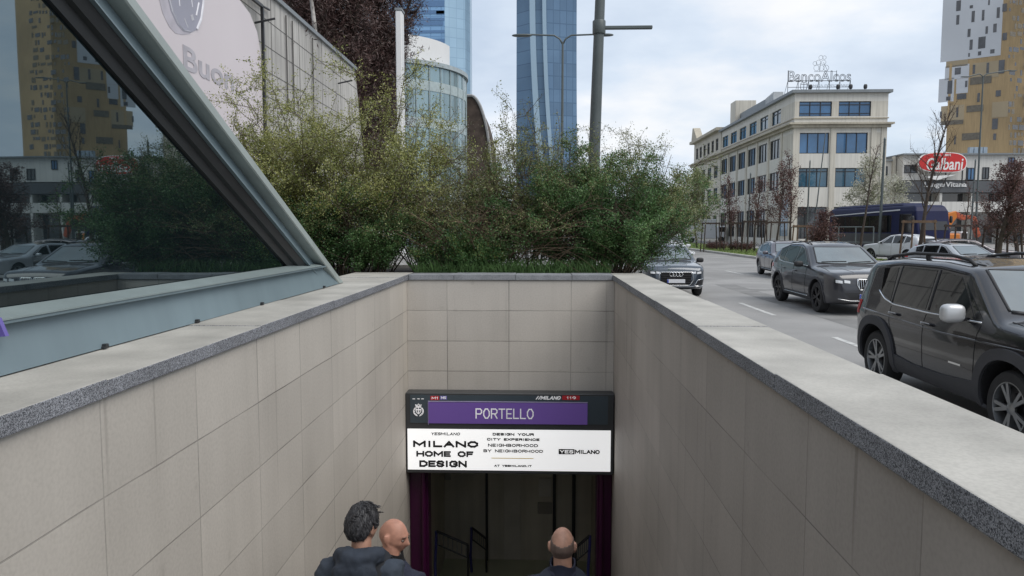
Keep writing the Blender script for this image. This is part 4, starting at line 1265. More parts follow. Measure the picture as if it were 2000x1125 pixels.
# printed glass jar
def bpt(px, py, dx=0.0):
    d = ray(px, py); t = (XW + .255 + dx) / d.x
    return Vector((d.x * t, d.y * t, EYE + d.z * t))
M_jar = mat('printed_jar_grey', (0.27, 0.265, 0.32), 0.3, var=0.12, scale=0.3)
M_jar2 = mat('printed_jar_light', (0.62, 0.62, 0.66), 0.3)
M_jar3 = mat('printed_jar_shade', (0.42, 0.39, 0.43), 0.4)
jar = [(312, -60), (324, -20), (334, 22), (346, 48), (358, 61), (372, 64), (384, 58), (394, 38), (398, 10), (399, -60)]
MB().prism([bpt(x - 16 + (y - 30) * .02, y + 4) for x, y in jar[:6]] + [bpt(372, 66), bpt(350, -60)][::1], (.004, 0, 0)).build('jar_shade', M_jar3, bl)
MB().prism([bpt(x, y, .006) for x, y in jar], (.005, 0, 0)).build('jar', M_jar, bl)
ji = MB()
for ln, w in (([(326, -20), (337, 22), (349, 48), (360, 60), (372, 62)], .03), ([(384, 56), (392, 36), (396, 8), (397, -20)], .06), ([(349, -10), (351, 12)], .03), ([(360, 36), (367, 54)], .03), ([(373, 30), (376, 40)], .08), ([(374, 0), (376, 14)], .03), ([(383, 30), (388, 5)], .04)):
    ji.tube([bpt(x, y, .012) for x, y in ln], w, 5, flat=.3)
ji.build('jar_glint', M_jar2, bl)
c0, c1 = bpt(355, 118), bpt(430, 150)
lettering('Buon', 'lettering', mat('printed_letter_grey', (0.40, 0.38, 0.41), 0.5), bl, (XW + .262, (bpt(354, 0).y + bpt(452, 0).y) / 2, (bpt(356, 86).z + bpt(356, 134).z) / 2), bpt(452, 0).y - bpt(354, 0).y, bpt(356, 86).z - bpt(356, 134).z, right=(0, 1, 0), bold=.02, depth=.01)

# ================================================================ LAMPS AND POLES
M_pole = mat('dark_grey_pole', (0.085, 0.10, 0.10), 0.45, metal=0.2, var=0.15, scale=1.5)
M_zinc = mat('weathered_zinc', (0.12, 0.14, 0.14), 0.5, metal=0.3, var=0.15)
tp = thing('mast', 'thick dark mast with one short arm, rising behind the right shrub', 'pole', (1.1, 14, 0))
bx = at(1161, 290, 14.0); tx = at(1172, 0, 14.0)
dirp = (tx - bx) / (tx.z - bx.z)
base_p = bx - dirp * bx.z; top_p = bx + dirp * (9.5 - bx.z)
MB().tube([base_p, base_p + dirp * 4, top_p], [.125, .105, .07], 20).build('pole', M_pole, tp, smooth=True, angle=40)
am = at(1178, 54, 14.0); ae = at(1274, 53, 14.0)
MB().box(am.x, ae.x, 13.96, 14.04, am.z - .035, am.z + .025).build('arm', M_pole, tp, bevel=.01)
bq = bx + dirp * (am.z - bx.z)
MB().lathe([(.115, -.12), (.12, -.11), (.12, .11), (.115, .12)], 20, 'z', (bq.x, 14.0, bq.z)).build('clamp', M_pole, tp, smooth=True, angle=40)

def street_lamp(label, px, py_top, Y, arms, rad=.07, m=M_pole):
    q = at(px, py_top, Y)
    t = thing('street_lamp', label, 'street lamp', (q.x, Y, 0), group=None)
    MB().tube([(q.x, Y, 0), (q.x, Y, 1.2), (q.x, Y, q.z)], [rad * 1.4, rad, rad * .6], 12).build('pole', m, t, smooth=True, angle=40)
    for (ax, ay_py) in arms:
        e = at(px + ax, ay_py, Y)
        s = 1 if ax > 0 else -1
        pts = [Vector((q.x, Y, q.z - .1)), Vector((q.x + s * .12, Y, q.z + .12)), Vector((q.x + s * .35, Y, q.z + .26)), Vector((e.x - s * .55, Y, e.z + .02)), Vector((e.x - s * .5, Y, e.z))]
        MB().tube(pts, rad * .5, 8).build('arm', m, t, smooth=True)
        hd = MB().blob((e.x - s * .22, Y, e.z - .01), (.42, .13, .055), 2.6, 16)
        hd.build('lamp_head', m, t, smooth=True)
    return t
street_lamp('slim street lamp with twin curved arms in front of the deep blue skyscraper', 1099, 82, 31.0, ((-90, 69), (90, 68)))
street_lamp('slim street lamp standing in front of the ochre tower, twin arms', 1920, 150, 70.0, ((62, 138), (-40, 150)), .1)
for lab, px, pt, Y, r in (('thin dark pole in front of the blue windows of the cream building', 1582, 316, 60, .06), ('thin dark pole left of the two upright windows of the low white building', 1905, 314, 62, .07),
                          ('dark pole standing in the gap right of the cream building', 1728, 272, 58, .1), ('thin leaning pole at the corner pilaster of the cream building', 1612, 262, 66, .05), ('thin pole left of the thin pole with the blue windows behind', 1466, 340, 66, .07)):
    q = at(px, pt, Y)
    t = thing('thin_pole', lab, 'pole', (q.x, Y, 0))
    MB().tube([(q.x - (.9 if 'leaning' in lab else .12), Y, 0), (q.x, Y, q.z)], [r * 1.2, r * .8], 10).build('shaft', M_pole, t, smooth=True, angle=40)
    MB().tube([(q.x, Y, q.z + .002), (q.x, Y, q.z + .14)], [r, r * .3], 10).build('pole_cap', M_zinc, t, smooth=True, angle=40)
# ================================================================ VEHICLES
M_carblk = mat('black_plastic', (0.018, 0.018, 0.02), 0.55, var=0.15, scale=4)
M_clad = mat('grey_plastic_cladding', (0.045, 0.046, 0.053), 0.6, var=0.12, scale=4, fine=0.08)
M_tyre = mat('tyre_rubber', (0.02, 0.02, 0.021), 0.8, var=0.2, scale=8)
M_chrome = mat('chrome', (0.72, 0.73, 0.74), 0.12, metal=1.0, var=0.03)
M_alloy = mat('alloy', (0.30, 0.31, 0.32), 0.3, metal=0.8, var=0.08)
M_alloyd = mat('dark_alloy', (0.03, 0.03, 0.034), 0.3, metal=0.6, var=0.1)
M_carglass = mat('tinted_car_glass', (0.007, 0.009, 0.010), 0.02, var=0.05, ior=1.65)
M_windsc = mat('windscreen_glass', (0.10, 0.125, 0.13), 0.02, var=0.25, scale=1.6, ior=2.9)
M_lampw = mat('lamp_lens', (0.72, 0.74, 0.76), 0.08, var=0.05, ior=1.6)
M_lampd = mat('lamp_housing', (0.03, 0.032, 0.036), 0.1, var=0.1, ior=1.8)
M_lampr = mat('red_lamp_lens', (0.45, 0.01, 0.012), 0.12, var=0.06)
M_plate = mat('number_plate', (0.62, 0.63, 0.66), 0.5, var=0.03)
M_eu = mat('plate_blue', (0.03, 0.06, 0.35), 0.5)
M_seam = mat('panel_gap', (0.006, 0.006, 0.007), 0.9)
M_mirs = mat('satin_silver', (0.55, 0.56, 0.57), 0.35, metal=0.35, var=0.05)
M_greypaint = mat('metallic_dark_grey_paint', (0.026, 0.027, 0.034), 0.3, metal=0.1, var=0.05, scale=2, coat=1.0)
M_jeepp = mat('dark_anthracite_paint', (0.017, 0.017, 0.021), 0.24, metal=0.2, var=0.08, scale=2, coat=1.0)
M_silverp = mat('silver_paint', (0.40, 0.42, 0.44), 0.28, metal=0.5, var=0.03, scale=2, coat=1.0)
M_whitep = mat('white_paint', (0.60, 0.61, 0.63), 0.3, var=0.03, scale=2, coat=1.0)
M_mauvep = mat('mauve_grey_paint', (0.10, 0.09, 0.105), 0.28, metal=0.3, var=0.05, scale=2, coat=1.0)
M_bluegreyp = mat('pale_blue_grey_paint', (0.05, 0.065, 0.085), 0.25, metal=0.4, var=0.04, scale=2, coat=1.0)

def sm(x, pts, k=0.0):
    xs = [p[0] for p in pts]; ys = [p[1] for p in pts]
    if k <= 0: return float(np.interp(x, xs, ys))
    return float(np.mean([np.interp(x + d, xs, ys) for d in np.linspace(-k, k, 7)]))

class Car:
    """local axes: u (local y) runs from the nose to the tail, x across, z up"""
    def __init__(s, name, label, paint, L, W, top, bot, plan, belt, tumble=0.42, wheels=(.87, 3.73), wr=.36, loc=(0, 0, 0), rz=0.0, side=None, rtop=.07, group=None, arch=None, crown=.035, clad=None):
        s.L, s.W, s.top, s.bot, s.plan, s.belt, s.tumble, s.rtop = L, W, top, bot, plan, belt, tumble, rtop
        s.side = side or [(0.15, .90), (0.32, .955), (.55, 1.0), (.8, .995), (1.0, .96), (1.25, .93)]
        s.root = thing(name, label, 'car', loc, rz, group)
        s.crown = crown
        mb = MB()
        us = sorted(set([0, .012, .035, .07, .12, .18, .25, .33] + [L - d for d in (0, .012, .035, .07, .12, .18, .25, .33)] + list(np.linspace(.42, L - .42, int((L - .84) / .075)))))
        rings = []
        for u in us:
            zb, zt_ = sm(u, bot), sm(u, top, .035 if .05 < u < L - .05 else 0)
            half = []
            ts = [0, .04, .1, .2, .3, .4, .5, .6, .68, .76, .83, .885, .925, .955, .975, .99, 1.0]
            for t in ts:
                z = zb + (zt_ - zb) * t
                half.append((s.hw(u, z, zb, zt_), z))
            wt = half[-1][0]
            topc = [(wt * (1 - i / 7), zt_ + s.crown * (1 - (1 - i / 7) ** 2)) for i in range(1, 7)]
            h = half + topc
            ring = [(x, u, z) for x, z in h] + [(0, u, zt_ + s.crown)] + [(-x, u, z) for x, z in h[::-1]]
            rings.append(ring)
        mb.rings(rings)
        me0 = bpy.data.meshes.new('t'); me0.from_pydata(mb.v, [], mb.f); me0.update()
        bm = bmesh.new(); bm.from_mesh(me0); bmesh.ops.recalc_face_normals(bm, faces=bm.faces)
        s.bvh = BVHTree.FromBMesh(bm)
        bm.to_mesh(me0); bm.free()
        o = bpy.data.objects.new('t', me0); C.objects.link(o)
        ra = arch or wr + .055
        cut = MB()
        for w in wheels:
            for sx in (-1, 1):
                cut.lathe([(ra, -.16), (ra, .16)], 40, 'x', (sx * (W / 2 - .08), w, wr + .015))
        mc = bpy.data.meshes.new('c'); mc.from_pydata(cut.v, [], cut.f)
        bm = bmesh.new(); bm.from_mesh(mc); bmesh.ops.recalc_face_normals(bm, faces=bm.faces); bm.to_mesh(mc); bm.free()
        oc = bpy.data.objects.new('c', mc); C.objects.link(oc)
        md = o.modifiers.new('b', 'BOOLEAN'); md.operation = 'DIFFERENCE'; md.object = oc; md.solver = 'EXACT'
        dg = bpy.context.evaluated_depsgraph_get()
        me = bpy.data.meshes.new_from_object(o.evaluated_get(dg), depsgraph=dg)
        bpy.data.objects.remove(o); bpy.data.objects.remove(oc)
        me.materials.clear()
        # wells inside the arches are dark liner, not paint
        s.body = link_mesh('body', me, [paint, M_carblk], s.root, True, 32)
        for pgn in me.polygons:
            c_ = pgn.center
            for w in wheels:
                r_ = math.hypot(c_.y - w, c_.z - wr - .015)
                if (r_ < ra + .004) and (abs(pgn.normal.x) < .3 or abs(c_.x) < W / 2 - .2): pgn.material_index = 1
        s.paint = paint
        for w in wheels:
            for sx in (-1, 1):
                s.wheel(sx, w, wr, ra)
        s.ra, s.wr, s.wheels = ra, wr, wheels
    def hw(s, u, z, zb, zt_):
        W = s.W / 2 * sm(u, s.plan)
        bl_ = sm(u, s.belt)
        zz_ = min(z, bl_)
        w = W * sm(zz_, s.side)
        if z > bl_: w -= s.tumble * (z - bl_)
        d = zt_ - z
        r = s.rtop
        if d < r: w -= r - math.sqrt(max(0, r * r - (r - d) ** 2))
        d = z - zb
        r = .06
        if d < r: w -= (r - math.sqrt(max(0, r * r - (r - d) ** 2))) * .8
        return max(.03, w)
    def cast(s, axis, a, b, sign):
        if axis == 'x': o, d = Vector((sign * 3, a, b)), Vector((-sign, 0, 0))
        elif axis == 'y': o, d = Vector((a, -3 if sign < 0 else s.L + 3, b)), Vector((0, -sign, 0)) if sign > 0 else Vector((0, 1, 0))
        else: o, d = Vector((a, b, 4)), Vector((0, 0, -1))
        h = s.bvh.ray_cast(o, d)
        if h[0] is None: return None, None
        return h[0], h[1]
    def pt(s, axis, a, b, sign, off):
        p, n = s.cast(axis, a, b, sign)
        if p is None:
            k = s.bvh.find_nearest(Vector((sign * s.W / 2, a, b)) if axis == 'x' else (Vector((a, 0 if sign < 0 else s.L, b)) if axis == 'y' else Vector((a, b, 1.6))))
            p, n = k[0], k[1]
        return p + n * off
    def patch(s, name, m, axis, lo, hi, sign, off=.004, thick=.02, nu=14, nv=5, parent=None):
        """skin laid over the body between two polylines given in the projection plane"""
        lo, hi = np.array(lo, float), np.array(hi, float)
        def samp(P, n):
            d = np.r_[0, np.cumsum(np.linalg.norm(np.diff(P, axis=0), axis=1))]; d /= d[-1]
            return np.stack([np.interp(np.linspace(0, 1, n), d, P[:, k]) for k in (0, 1)], 1)
        A_, B_ = samp(lo, nu), samp(hi, nu)
        g1 = [[s.pt(axis, *(A_[j] + (B_[j] - A_[j]) * i / nv), sign, off) for j in range(nu)] for i in range(nv + 1)]
        g0 = [[s.pt(axis, *(A_[j] + (B_[j] - A_[j]) * i / nv), sign, off - thick) for j in range(nu)] for i in range(nv + 1)]
        mb = MB().grid(g1).grid(g0)
        r1 = [(0, j) for j in range(nu)] + [(i, nu - 1) for i in range(1, nv + 1)] + [(nv, j) for j in range(nu - 2, -1, -1)] + [(i, 0) for i in range(nv - 1, 0, -1)]
        k = len(r1); b0 = nu * (nv + 1)
        for q in range(k):
            a, c = r1[q], r1[(q + 1) % k]
            mb.f.append([a[0] * nu + a[1], c[0] * nu + c[1], b0 + c[0] * nu + c[1], b0 + a[0] * nu + a[1]]); mb.m.append(0)
        return mb.build(name, m, parent or s.root, local=True, smooth=True, angle=40)
    def line(s, name, m, axis, pts, sign, r=.005, off=0.0, n=24, parent=None, flat=1.0):
        P = np.array(pts, float)
        d = np.r_[0, np.cumsum(np.linalg.norm(np.diff(P, axis=0), axis=1))]; d /= d[-1]
        q = np.stack([np.interp(np.linspace(0, 1, n), d, P[:, k]) for k in (0, 1)], 1)
        return MB().tube([s.pt(axis, a, b, sign, off) for a, b in q], r, 6, flat=flat).build(name, m, parent or s.root, local=True, smooth=True)
    def ring(s, name, m, u, r0, r1, sign, off=.012, a0=-.35, a1=math.pi + .35, zc=None, sq=1.0):
        zc = s.wr + .015 if zc is None else zc
        q = np.linspace(a0, a1, 26)
        f = lambda r: [(u + r * math.copysign(abs(math.cos(t)) ** sq, math.cos(t)), zc + r * math.copysign(abs(math.sin(t)) ** sq, math.sin(t))) for t in q]
        return s.patch(name, m, 'x', f(r0), f(r1), sign, off, .03, 26, 2)
    def wheel(s, sx, u, r, ra):
        w = .225; xo = sx * (s.W / 2 - .025 - w / 2)
        prof = [(r * .66, -w / 2 + .01), (r * .80, -w / 2), (r * .93, -w / 2 + .008), (r * .985, -w / 2 + .035), (r, -w / 4), (r, w / 4), (r * .985, w / 2 - .035), (r * .93, w / 2 - .008), (r * .80, w / 2), (r * .66, w / 2 - .01)]
        t = MB().lathe([(a, sx * b) for a, b in prof], 36, 'x', (xo, u, r), caps=False).build('wheel', M_tyre, s.root, local=True, smooth=True, angle=35)
        rim = MB()
        f = sx * (w / 2 - .03)
        rim.lathe([(r * .70, f + sx * .022), (r * .66, f + sx * .024), (r * .645, f), (r * .62, f - sx * .05), (r * .62, f - sx * .09), (r * .70, f - sx * .09)], 36, 'x', (xo, u, r), caps=False)
        rim.lathe([(.055, f - sx * .02), (.06, f + sx * .005), (.035, f + sx * .016), (.0, f + sx * .018)], 20, 'x', (xo, u, r), caps=False)
        ph = 0.31 + u
        for k in range(5):
            for d in (-.17, .17):
                q = ph + k * 2 * math.pi / 5 + d
                q2 = ph + k * 2 * math.pi / 5 + d * .35
                a = Vector((xo + f + sx * .0, u + .05 * math.cos(q2), r + .05 * math.sin(q2)))
                b = Vector((xo + f + sx * .008, u + r * .655 * math.cos(q), r + r * .655 * math.sin(q)))
                rim.bar(a, b, .034, .02, up=(sx, 0, 0))
        rim.build('rim', s.rimmat if hasattr(s, 'rimmat') else M_alloy, t, local=True, smooth=True, angle=30)
        MB().lathe([(r * .615, f - sx * .075), (r * .615, f - sx * .07)], 28, 'x', (xo, u, r)).lathe([(r * .42, f - sx * .055), (r * .42, f - sx * .045)], 24, 'x', (xo, u, r)).build('brake_disc', M_alloyd, t, local=True)
    def both(s, fn, *a, **k):
        for sg_ in (-1, 1): fn(*a, sign=sg_, **k)
    def mirror(s, u, z, m, x=None, size=(.10, .075, .075)):
        for sx in (-1, 1):
            p = s.pt('x', u, z - .06, sx, 0)
            c_ = Vector((p.x + sx * (size[0] + .05), u - .03, z))
            mm = MB().blob(c_, size, 3.2, 20).build('mirror', m, s.root, local=True, smooth=True)
            MB().blob(c_ + Vector((0, size[1] * .85, 0)), (size[0] * .86, .015, size[2] * .82), 3, 14).build('mirror_glass', M_carglass, mm, local=True, smooth=True)
            MB().bar(p, c_ + Vector((-sx * size[0] * .5, 0, -size[2] * .7)), .05, .03).build('mirror_arm', M_carblk, mm, local=True)
    def front_plate(s, z, w=.52, h=.11, tail=False):
        sg_ = 1 if tail else -1
        q = s.pt('y', 0, z, sg_, .012)
        pl_ = MB().box(-w / 2, w / 2, q.y - .008, q.y + .008, z - h / 2, z + h / 2).build('number_plate', M_plate, s.root, local=True, bevel=.003)
        e = MB()
        MB().box(-w / 2 + .002, -w / 2 + .04, q.y + sg_ * .009, q.y + sg_ * .011, z - h / 2 + .004, z + h / 2 - .004).build('plate_band', M_eu, pl_, local=True)

def glasshouse(c, ws, wtop, side_windows, rear=None, m_side=None, roof_w=.86):
    """windscreen from cowl u to top u, and the side windows as lower/upper polylines"""
    W = c.W / 2
    (ua, wa), (ub, wb_) = ws, wtop
    lo = [(x, ua - .09 * (1 - (x / wa) ** 2)) for x in np.linspace(-wa, wa, 15)]
    hi = [(x, ub - .05 * (1 - (x / wb_) ** 2)) for x in np.linspace(-wb_, wb_, 15)]
    c.patch('windscreen', M_windsc, 'z', lo, hi, 1, .004, .012, 18, 8)
    for sx in (-1, 1):
        c.line('windscreen_seal', M_carblk, 'z', [(sx * wa * 1.02, ua + .005), (sx * wb_ * 1.03, ub + .005)], 1, .016, -.002, 16)
    c.line('windscreen_seal', M_carblk, 'z', [(x, ub + .012 - .05 * (1 - (x / wb_) ** 2)) for x in np.linspace(-wb_, wb_, 11)], 1, .014, -.003, 22)
    c.line('windscreen_seal', M_carblk, 'z', [(x, ua - .005 - .09 * (1 - (x / wa) ** 2)) for x in np.linspace(-wa, wa, 11)], 1, .022, -.004, 22)
    for lo, hi in side_windows:
        c.both(c.patch, 'side_window', m_side or M_carglass, 'x', lo, hi, off=.004, thick=.012, nu=16, nv=6)
    if rear:
        lo, hi, ax = rear
        c.patch('rear_window', M_carglass, ax, lo, hi, 1, .004, .012, 14, 5)

# ---------------------------------------------------------------- boxy dark suv close by
def boxy_suv():
    L = 4.3
    top = [(0, .86), (.02, .99), (.06, 1.045), (.5, 1.085), (1.12, 1.125), (1.17, 1.15), (1.72, 1.575), (1.8, 1.60), (2.4, 1.645), (3.3, 1.64), (4.02, 1.58), (4.12, 1.55), (4.2, 1.12), (4.27, 1.02), (4.3, .75)]
    bot = [(0, .48), (.05, .36), (.35, .27), (4.0, .28), (4.25, .36), (4.3, .48)]
    plan = [(0, .74), (.03, .84), (.1, .915), (.3, .975), (.7, 1.0), (3.5, 1.0), (3.95, .985), (4.17, .95), (4.25, .90), (4.3, .78)]
    belt = [(0, 1.0), (1.2, 1.06), (3.0, 1.09), (4.3, 1.13)]
    side = [(0.15, .9), (.30, .95), (.5, .985), (.8, 1.0), (.91, .998), (.97, .988), (1.03, .962), (1.08, .945), (1.2, .94)]
    c = Car('parked_car', 'boxy dark anthracite off-roader with silver mirror caps, nearest to the parapet', M_jeepp, L, 1.82, top, bot, plan, belt, .27, (.86, 3.55), .355,
            loc=(5.2, 5.98, 0), side=side, rtop=.075, arch=.43, crown=.03)
    glasshouse(c, (1.24, .66), (1.73, .60), [
        ([(1.50, 1.115), (2.33, 1.10)], [(1.93, 1.50), (2.33, 1.545)]),
        ([(2.43, 1.10), (3.18, 1.115)], [(2.43, 1.545), (3.22, 1.54)]),
        ([(3.26, 1.118), (3.56, 1.20)], [(3.30, 1.53), (3.66, 1.50)])],
        ([(-.58, 1.14), (.58, 1.14)], [(-.52, 1.50), (.52, 1.50)], 'y'))
    for sg_ in (-1, 1):
        c.patch('quarter_light', M_carglass, 'x', [(1.36, 1.115), (1.47, 1.115)], [(1.70, 1.36), (1.83, 1.46)], sg_, .004, .012, 6, 4)
        c.line('window_trim', M_chrome, 'x', [(1.36, 1.085), (2.4, 1.072), (3.15, 1.085), (3.42, 1.13), (3.62, 1.22)], sg_, .010, .002, 40)
        c.line('window_top_trim', M_carblk, 'x', [(1.9, 1.535), (2.4, 1.575), (3.3, 1.565), (3.68, 1.53)], sg_, .008, .002, 30)
        for u_ in (2.38, 3.22):
            c.line('pillar_trim', M_carblk, 'x', [(u_, 1.10), (u_, 1.55)], sg_, .03, -.012, 10, flat=.5)
        for u_ in ([(1.42, .43), (1.36, 1.06)], [(2.38, .43), (2.38, 1.06)]):
            c.line('door_gap', M_seam, 'x', u_, sg_, .005, -.001, 16)
        c.line('door_gap', M_seam, 'x', [(3.2, 1.06), (3.17, .86), (3.05, .7), (2.99, .45)], sg_, .005, -.001, 16)
        c.line('swage_line', M_jeepp, 'x', [(.6, .92), (2.0, .90), (3.1, .93), (4.0, .96)], sg_, .012, -.006, 30)
        # doors' lower cladding and arch flares
        c.patch('sill_cladding', M_clad, 'x', [(1.32, .30), (3.08, .30)], [(1.36, .50), (2.0, .455), (2.6, .455), (3.05, .50)], sg_, .018, .04, 16, 3)
        c.ring('arch_flare', M_clad, .86, .428, .535, sg_, .028, -.45, math.pi + .45, sq=.88)
        c.ring('arch_flare', M_clad, 3.55, .428, .535, sg_, .028, -.45, math.pi + .45, sq=.88)
        for u_, z_ in ((2.28, .955), (3.06, .975)):
            p = c.pt('x', u_, z_, sg_, .03)
            h = MB().blob(p, (.018, .10, .017), 3, 14).build('door_handle', M_jeepp, c.root, local=True, smooth=True)
            MB().bar(p + Vector((0, -.09, .016)), p + Vector((0, .09, .016)), .012, .008).build('handle_trim', M_chrome, h, local=True)
        MB().obox(c.pt('x', 1.72, .62, sg_, .004), (.004, 0, 0), (0, .11, 0), (0, 0, .010)).build('side_badge', M_chrome, c.root, local=True)
        pts = [c.pt('z', sg_ * .60, u_, 1, o_) for u_, o_ in ((1.95, .0), (2.06, .05), (2.4, .065), (3.2, .065), (3.75, .05), (3.9, .0))]
        rr = MB().tube(pts, .02, 8).build('roof_rail', M_carblk, c.root, local=True, smooth=True)
        MB().tube([c.pt('z', sg_ * .60, 2.9, 1, -.01), c.pt('z', sg_ * .60, 2.9, 1, .06)], .03, 8).build('rail_foot', M_carblk, rr, local=True)
        c.line('roof_gutter', M_carblk, 'z', [(sg_ * .53, 1.9), (sg_ * .53, 3.95)], 1, .012, .0, 20)
        c.patch('tail_lamp', M_lampr, 'x', [(4.10, .88), (4.21, .88)], [(4.08, 1.06), (4.17, 1.06)], sg_, .008, .03, 6, 4)
        # round headlamps
        q = c.pt('y', sg_ * .60, .88, -1, .0)
        hl = MB().lathe([(.0, q.y - .02), (.07, q.y - .018), (.095, q.y - .004), (.095, q.y + .05)], 24, 'y', (sg_ * .60, 0, .88), caps=False).build('headlight', M_lampw, c.root, local=True, smooth=True)
        MB().lathe([(.097, q.y - .01), (.115, q.y - .006), (.115, q.y + .05)], 24, 'y', (sg_ * .60, 0, .88), caps=False).build('headlight_ring', M_carblk, hl, local=True, smooth=True)
    for i in range(7):
        x = -.33 + .11 * i
        q = c.pt('y', x, .88, -1, .003)
        gg = MB().box(x - .028, x + .028, q.y - .004, q.y + .01, .80, .95).build('grille_slot', M_carblk, c.root, local=True, bevel=.01)
    c.patch('front_bumper', M_clad, 'y', [(-.74, .50), (.74, .50)], [(-.74, .70), (.74, .70)], -1, .012, .05, 16, 4)
    c.front_plate(.6)
    c.mirror(1.62, 1.155, M_mirs, size=(.115, .075, .095))
    c.line('wiper', M_carblk, 'z', [(-.55, 1.22), (-.1, 1.27), (.1, 1.29)], 1, .010, .014, 12)
    c.line('wiper', M_carblk, 'z', [(-.05, 1.18), (.55, 1.27)], 1, .010, .014, 12)
    for x in (-.25, .25):
        c.line('bonnet_crease', M_jeepp, 'z', [(x, .12), (x * 1.5, 1.08)], 1, .014, -.006, 16)
    c.line('bonnet_gap', M_seam, 'z', [(-.78, .35), (-.74, 1.08)], 1, .006, 0, 14); c.line('bonnet_gap', M_seam, 'z', [(.78, .35), (.74, 1.08)], 1, .006, 0, 14)
    return c
Car.rimmat = M_alloy
jeep = boxy_suv()

